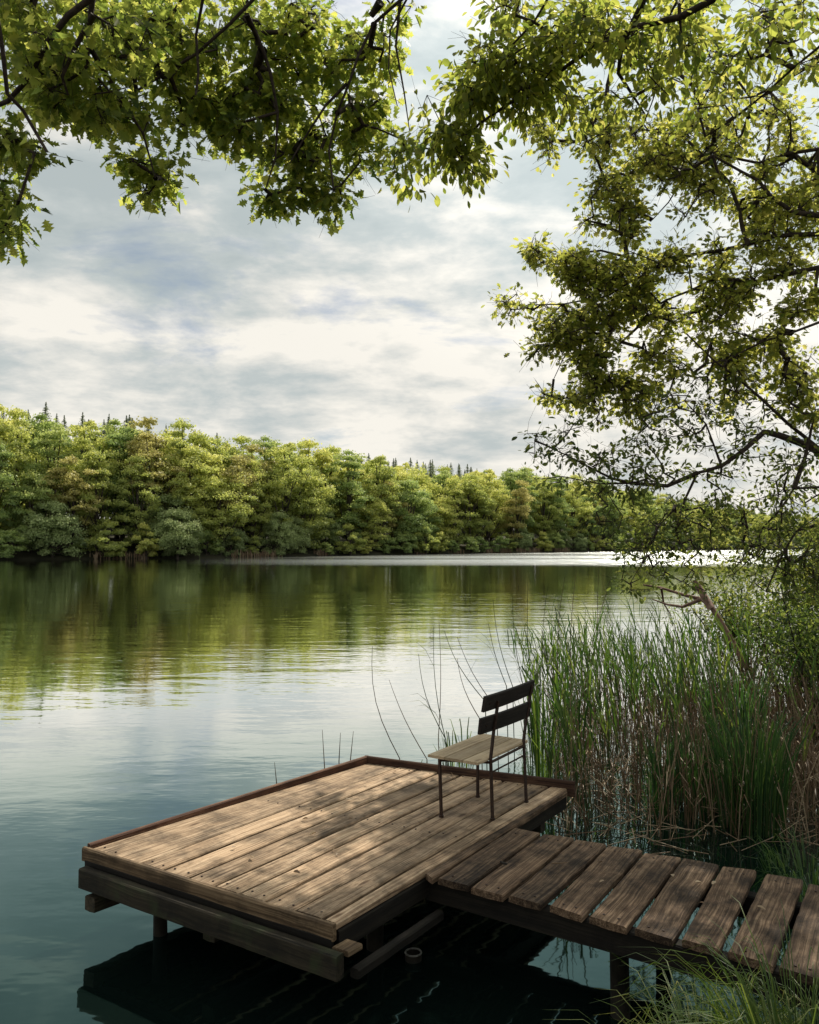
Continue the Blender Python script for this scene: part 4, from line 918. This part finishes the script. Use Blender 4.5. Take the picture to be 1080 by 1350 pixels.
# dead branch leaning out of the reeds
t = thing('fallen_branch', 'bleached reddish dead branch lying out over the water behind the reeds', 'branch', aty(945, 812, 13)[:2] + (0,))
def dpath(pix, dep, r0, r1, nm='limb'):
    pts = [aty(x, y, dep + .1 * i) for i, (x, y) in enumerate(pix)]; m = MB(); n = len(pts); m.tube(pts, [r0 + (r1 - r0) * i / (n - 1) for i in range(n)], 7); m.build(nm, M['deadwood'], t)
dpath([(985, 880), (950, 820), (938, 800), (925, 790), (900, 784), (872, 775), (848, 771)], 12.2, .05, .012)
dpath([(938, 802), (922, 775), (916, 768)], 12.3, .06, .04, 'stump')
dpath([(925, 790), (900, 800), (880, 797), (860, 790)], 12.2, .03, .008)
dpath([(872, 775), (875, 795), (885, 812)], 12.5, .02, .006)

# ------------------------------------------------------------------ reeds
def reed_stem(mb, md, base, h, lean, green, rr, leaves=5, w=.018):
    """one reed: curved stem into md/mb with blades"""
    n = 6; pts = []; lx, ly = lean
    for i in range(n):
        t = i / (n - 1); pts.append(base + Vector((lx * h * t ** 1.7, ly * h * t ** 1.7, h * t * (1 - .12 * t * t * (abs(lx) + abs(ly))))))
    tint = rr.uniform(.1, .8); mb.tube(pts, [.0042, .004, .0036, .003, .0022, .0012], 4, tint, cap=False)
    for k in range(leaves):
        t = rr.uniform(.42, .96); i = min(n - 2, int(t * (n - 1))); q = pts[i].lerp(pts[i + 1], t * (n - 1) - i)
        a = rr.uniform(0, 6.28); L_ = rr.uniform(.28, .55); out = Vector((math.cos(a) - .35, math.sin(a), 0)) * rr.uniform(.2, .5); cur = rr.uniform(.1, .5)
        bp_ = [q, q + out * L_ * .4 + Vector((0, 0, L_ * .5)), q + out * L_ * .85 + Vector((0, 0, L_ * (.85 - cur * .2))), q + out * L_ * 1.3 + Vector((0, 0, L_ * (1.05 - cur)))]
        md.blade(bp_, w * rr.uniform(.7, 1.2), min(1, max(0, rr.gauss(.45, .25))), Vector((math.sin(a + rr.uniform(-1, 1)), math.cos(a), 0)))
rr = random.Random(5)
gb = MB(); db = MB(); cnt = 0
# green reed bed
for i in range(1150):
    y = rr.uniform(6.9, 12.5) if rr.random() < .85 else rr.uniform(12.5, 16); px = rr.uniform(700, 1120); x = (px - 540) / F * y
    if bank_sd(x, y) > .4: continue
    lo_edge = np.interp(px, [690, 760, 900, 1100], [8.0, 7.0, 7.8, 8.6])
    if y < lo_edge and rr.random() < .85: continue
    if mnoise.noise(Vector((x * 1.3, y * 1.1, 7))) < -.10: continue
    dens = np.interp(px, [690, 740, 900, 1000], [.5, 1, .75, .28])
    if rr.random() > dens: continue
    hmax = np.interp(y, [7, 9, 12.5], [1.08, 1.3, 1.28]) * np.interp(px, [700, 800], [.80, 1])
    reed_stem(gb, gb, Vector((x, y, -.25)), hmax * rr.uniform(.75, 1.1) + .25, (rr.gauss(-.14, .12), rr.gauss(0, .08)), True, rr, rr.randint(3, 5), .018)
tag(gb.build('reed_bed', M['reed']), 'dense bed of green reeds standing in the shallow water right of the jetty', 'reeds', kind='stuff')
# last year's brown stems
for i in range(3600):
    y = rr.uniform(6.6, 12.5); px = rr.uniform(730, 1130); x = (px - 540) / F * y
    if bank_sd(x, y) > .3: continue
    dens = np.interp(px, [720, 850, 930, 1100], [.35, .5, 1, 1]) * np.interp(y, [6.6, 7.6, 9], [.35, .7, 1])
    if rr.random() > dens or mnoise.noise(Vector((x * 1.1, y * .9, 3))) < -.25: continue
    h = rr.uniform(.5, 1.35); l = (rr.gauss(-.05, .16), rr.gauss(0, .12)); b = Vector((x, y, -.2))
    if rr.random() < .12: l = (rr.uniform(-1.4, 1.4), rr.uniform(-.5, .5)); h *= .6
    pts = [b, b + Vector((l[0] * h * .35, l[1] * h * .35, h * .5)), b + Vector((l[0] * h, l[1] * h, h))]
    db.tube(pts, [.0042, .0036, .002], 4, rr.gauss(.5, .25), cap=False)
    if rr.random() < .5:
        q = pts[1]; a = rr.uniform(0, 6.28); db.blade([q, q + Vector((math.cos(a) * .1, math.sin(a) * .1, .1)), q + Vector((math.cos(a) * .25, math.sin(a) * .25, .02))], .012, rr.random())
for i in range(420):                     # broken stalks floating between the stems
    y = rr.uniform(6.4, 11); px = rr.uniform(740, 1100); x = (px - 540) / F * y
    if bank_sd(x, y) > 0: continue
    a = rr.uniform(0, 6.28); L_ = rr.uniform(.1, .5); z = rr.uniform(0, .06)
    db.tube([(x, y, z), (x + math.cos(a) * L_, y + math.sin(a) * L_, z + rr.uniform(0, .12))], [.004, .003], 4, rr.uniform(.3, 1), cap=False)
tag(db.build('dry_reeds', M['dry']), 'brown dead reed stalks of last year among the green reeds', 'reeds', kind='stuff')

# single reeds one can tell apart, left of the bed: (base px,py) (tip px,py) distance bend
SR = [((527, 1000), (491, 852), 7.9, -.25, 0, 'long bare arching reed stem standing alone left of the chair'),
      ((563, 1001), (513, 896), 8.0, -.1, 0, 'thin pale reed stem second from the left behind the deck rim'),
      ((588, 975), (552, 862), 8.2, -.2, 1, 'bare leaning reed stem above the front of the chair seat'),
      ((590, 985), (572, 826), 8.6, -.12, 1, 'tall bare reed stem rising straight above the chair seat'),
      ((578, 975), (579, 820), 9.0, .05, 0, 'very thin upright reed stem close behind the tall bare one'),
      ((640, 925), (586, 832), 8.4, -.2, 1, 'strongly leaning reed stem that ends over the open water'),
      ((655, 935), (603, 840), 8.8, -.15, 0, 'leaning reed stem with a slight bow left of the backrest top'),
      ((634, 950), (603, 868), 8.3, -.2, 0, 'short leaning reed stem touching the backrest edge'),
      ((668, 905), (644, 822), 9.0, -.1, 2, 'leafy reed stem rising over the top backrest slat'),
      ((676, 905), (650, 790), 9.4, -.12, 1, 'tall reed stem left of the leafy one above the backrest'),
      ((690, 905), (676, 785), 9.2, -.1, 1, 'tall slim reed stem directly above the backrest corner'),
      ((700, 900), (696, 770), 9.4, -.05, 1, 'tall slim reed stem rising just right of the backrest corner'),
      ((716, 890), (722, 775), 9.6, -.08, 1, 'dark slim reed stem among the first reeds right of the chair'),
      ((735, 880), (745, 760), 9.8, -.08, 0, 'dark upright reed stem left of the dense reed bed'),
      ((752, 870), (760, 752), 10.0, -.05, 0, 'upright reed stem at the left margin of the reed bed'),
      ((790, 870), (790, 745), 10.4, -.05, 0, 'dark reed stem reaching up to the ruffled water strip'),
      ((775, 870), (806, 760), 10.2, -.02, 0, 'reed stem tilted right at the left margin of the bed'),
      ((365, 1035), (362, 1005), 7.4, 0, 0, 'tiny reed tip standing in the water left of the deck corner'),
      ((428, 1012), (425, 962), 7.6, 0, 0, 'small dark reed tip left of the far deck corner'),
      ((447, 1004), (449, 966), 7.7, 0, 0, 'leftmost of two short reed tips near the far deck corner'),
      ((462, 1003), (466, 964), 7.7, 0, 0, 'rightmost of two short reed tips near the far deck corner')]
for (b, tp, dep, bend, lv, lab) in SR:
    bpnt = aty(*b, dep); tpp = aty(*tp, dep); foot = Vector((bpnt.x + .02, dep, -.15)); L_ = (tpp - bpnt).length
    t = thing('reed', lab, 'reed', (foot.x, foot.y, 0), 0, 'single reed stems between the deck and the reed bed')
    side = Vector((1, 0, 0)); P = [foot, bpnt]
    for k in range(1, 7): u = k / 6; P.append(bpnt.lerp(tpp, u) + side * (bend * .35 * math.sin(u * math.pi)) * L_)
    n = len(P); m = MB(); m.tube(P, [.0055 - .0035 * i / (n - 1) for i in range(n)], 5, rr.uniform(.0, .4), cap=False); m.build('stem', M['dry'] if lv == 0 else M['reed'], t)
    for k in range(lv * 2):
        u = rr.uniform(.25, .7); q = P[1].lerp(P[-1], u); q = P[min(n - 1, 1 + int(u * 6))]; a = rr.choice((-1, 1)); l = rr.uniform(.2, .4)
        m = MB(); m.blade([q, q + Vector((a * l * .25, -.02, l * .5)), q + Vector((a * l * .6, -.04, l * .8)), q + Vector((a * l, -.05, l * .75))], .018, rr.random(), Vector((.3, 1, 0))); m.build('leaf', M['reed'], t)

def tuft(name, label, cat, c, n, h, spread, mat, w, seed, z=None, arch=.5, group=None, lean=(0, 0), tint=.45):
    r = random.Random(seed); z0 = bank_h(*c) if z is None else z
    mb = MB()
    for i in range(n):
        a = r.uniform(0, 6.283); q = spread * math.sqrt(r.random()); b = Vector((c[0] + math.cos(a) * q * .6, c[1] + math.sin(a) * q * .6, z0 - .05)); hh = h * r.uniform(.5, 1.1)
        o_ = Vector((math.cos(a), math.sin(a), 0)) * arch * hh * r.uniform(.3, 1.1) + Vector((lean[0], lean[1], 0)) * hh
        dr = r.uniform(0, .35) * arch
        mb.blade([b, b + o_ * .18 + Vector((0, 0, hh * .42)), b + o_ * .5 + Vector((0, 0, hh * .78)), b + o_ * .85 + Vector((0, 0, hh * (.98 - dr))), b + o_ * 1.15 + Vector((0, 0, hh * (1.0 - dr * 2.2)))],
                 w * r.uniform(.6, 1.2), min(1, max(0, r.gauss(tint, .22))), Vector((math.sin(a + r.uniform(-1, 1)), math.cos(a), 0)))
    return tag(mb.build(name, M[mat]), label, cat, group)
tuft('reed_tuft', 'small sunlit green reed tuft left of the chair beyond the rim', 'reeds', gp(596, 8.2), 26, .62, .16, 'reed', .014, 61, -.02, .25, 'reed tufts behind the deck')
tuft('reed_tuft', 'sparse green reed tuft behind the deck rim beneath the arching stem', 'reeds', gp(545, 7.9), 16, .42, .15, 'reed', .012, 62, -.02, .3, 'reed tufts behind the deck', tint=.6)
tuft('reed_tuft', 'green reed tuft just in front of the chair seat', 'reeds', gp(612, 8.4), 22, .66, .14, 'reed', .014, 63, -.02, .25, 'reed tufts behind the deck')
tuft('reed_tuft', 'leafy green reed tuft seen between the backrest and the reed bed', 'reeds', gp(712, 8.2), 40, 1.25, .22, 'reed', .022, 64, -.02, .2, 'reed tufts behind the deck')
# lush green sedge tussocks right
tuft('sedge_tussock', 'tall lush green sedge tussock in the water behind the walkway', 'sedge', gp(985, 7.0), 330, 1.05, .42, 'iris', .013, 71, 0, .28, 'lush sedge tussocks')
tuft('sedge_tussock', 'smaller dark green sedge tussock left of the tall one', 'sedge', gp(915, 7.6), 170, .85, .34, 'iris', .012, 72, 0, .22, 'lush sedge tussocks', tint=.25)
tuft('sedge_tussock', 'thin dark sedge tussock closest to the middle of the walkway', 'sedge', gp(868, 7.4), 90, .8, .26, 'iris', .012, 73, 0, .2, 'lush sedge tussocks', tint=.2)
tuft('sedge_tussock', 'green sedge tussock behind the tall one, rising among brown stalks', 'sedge', gp(965, 8.6), 200, 1.2, .4, 'iris', .013, 74, 0, .25, 'lush sedge tussocks', tint=.3)
tuft('sedge_tussock', 'bright green grassy tussock on the bank at the right edge', 'sedge', gp(1060, 6.0), 300, .62, .42, 'iris', .012, 75, None, .5, 'lush sedge tussocks', tint=.65)
tuft('sedge_tussock', 'coarse mid green tussock between the bright tussock and the walkway end', 'sedge', gp(1085, 5.3), 260, .55, .4, 'iris', .011, 77, None, .5, 'lush sedge tussocks', tint=.5)
tuft('sedge_tussock', 'low green tussock at the far corner of the last walkway planks', 'sedge', gp(1020, 6.1), 160, .5, .3, 'iris', .011, 76, None, .55, 'lush sedge tussocks', tint=.5)
# grass on the near bank
tuft('grass_tussock', 'sunlit yellow-green grass tussock at the bottom edge below the walkway', 'grass tussock', gp(935, 2.9), 600, .55, .22, 'grass', .006, 81, None, .9, 'grass tussocks on the near bank', (.15, 0), .62)  # raised tint puts the sunlight into the blade colour
tuft('grass_tussock', 'thin grass tussock with long stray blades reaching left over the water', 'grass tussock', gp(870, 2.85), 150, .50, .18, 'grass', .0055, 82, None, .9, 'grass tussocks on the near bank', (-.1, 0), .5)
tuft('grass_tussock', 'dark shaded grass tussock in the bottom right corner', 'grass tussock', gp(1040, 2.9), 560, .56, .26, 'grass', .006, 83, None, .8, 'grass tussocks on the near bank', (-.1, 0), .35)  # lowered tint puts the shade into the blade colour
tuft('grass_tussock', 'tangled grass tussock under the last walkway plank at the right edge', 'grass tussock', gp(1090, 3.4), 260, .40, .22, 'grass', .006, 84, None, .8, 'grass tussocks on the near bank', (-.15, 0), .3)
# ground cover of the bank
mb = MB(); r = random.Random(9)
for i in range(9000):
    if r.random() < .45: x = r.uniform(.6, 4); y = r.uniform(1.9, 6)
    else: x = r.uniform(-5, 14); y = r.uniform(-2, 16)
    d = bank_sd(x, y)
    if d < -.05: continue
    z = bank_h(x, y); h = r.uniform(.08, .28) * (1 if y < 6 else 1.8); a = r.uniform(0, 6.28); o_ = Vector((math.cos(a), math.sin(a), 0)) * h * .5
    b = Vector((x, y, z - .01)); mb.blade([b, b + o_ * .4 + Vector((0, 0, h * .6)), b + o_ + Vector((0, 0, h))], .006 if y < 6 else .012, r.random() * .7, Vector((math.sin(a), math.cos(a), 0)))
tag(mb.build('bank_grass', M['grass']), 'short wild grass covering the bank', 'grass', kind='stuff')
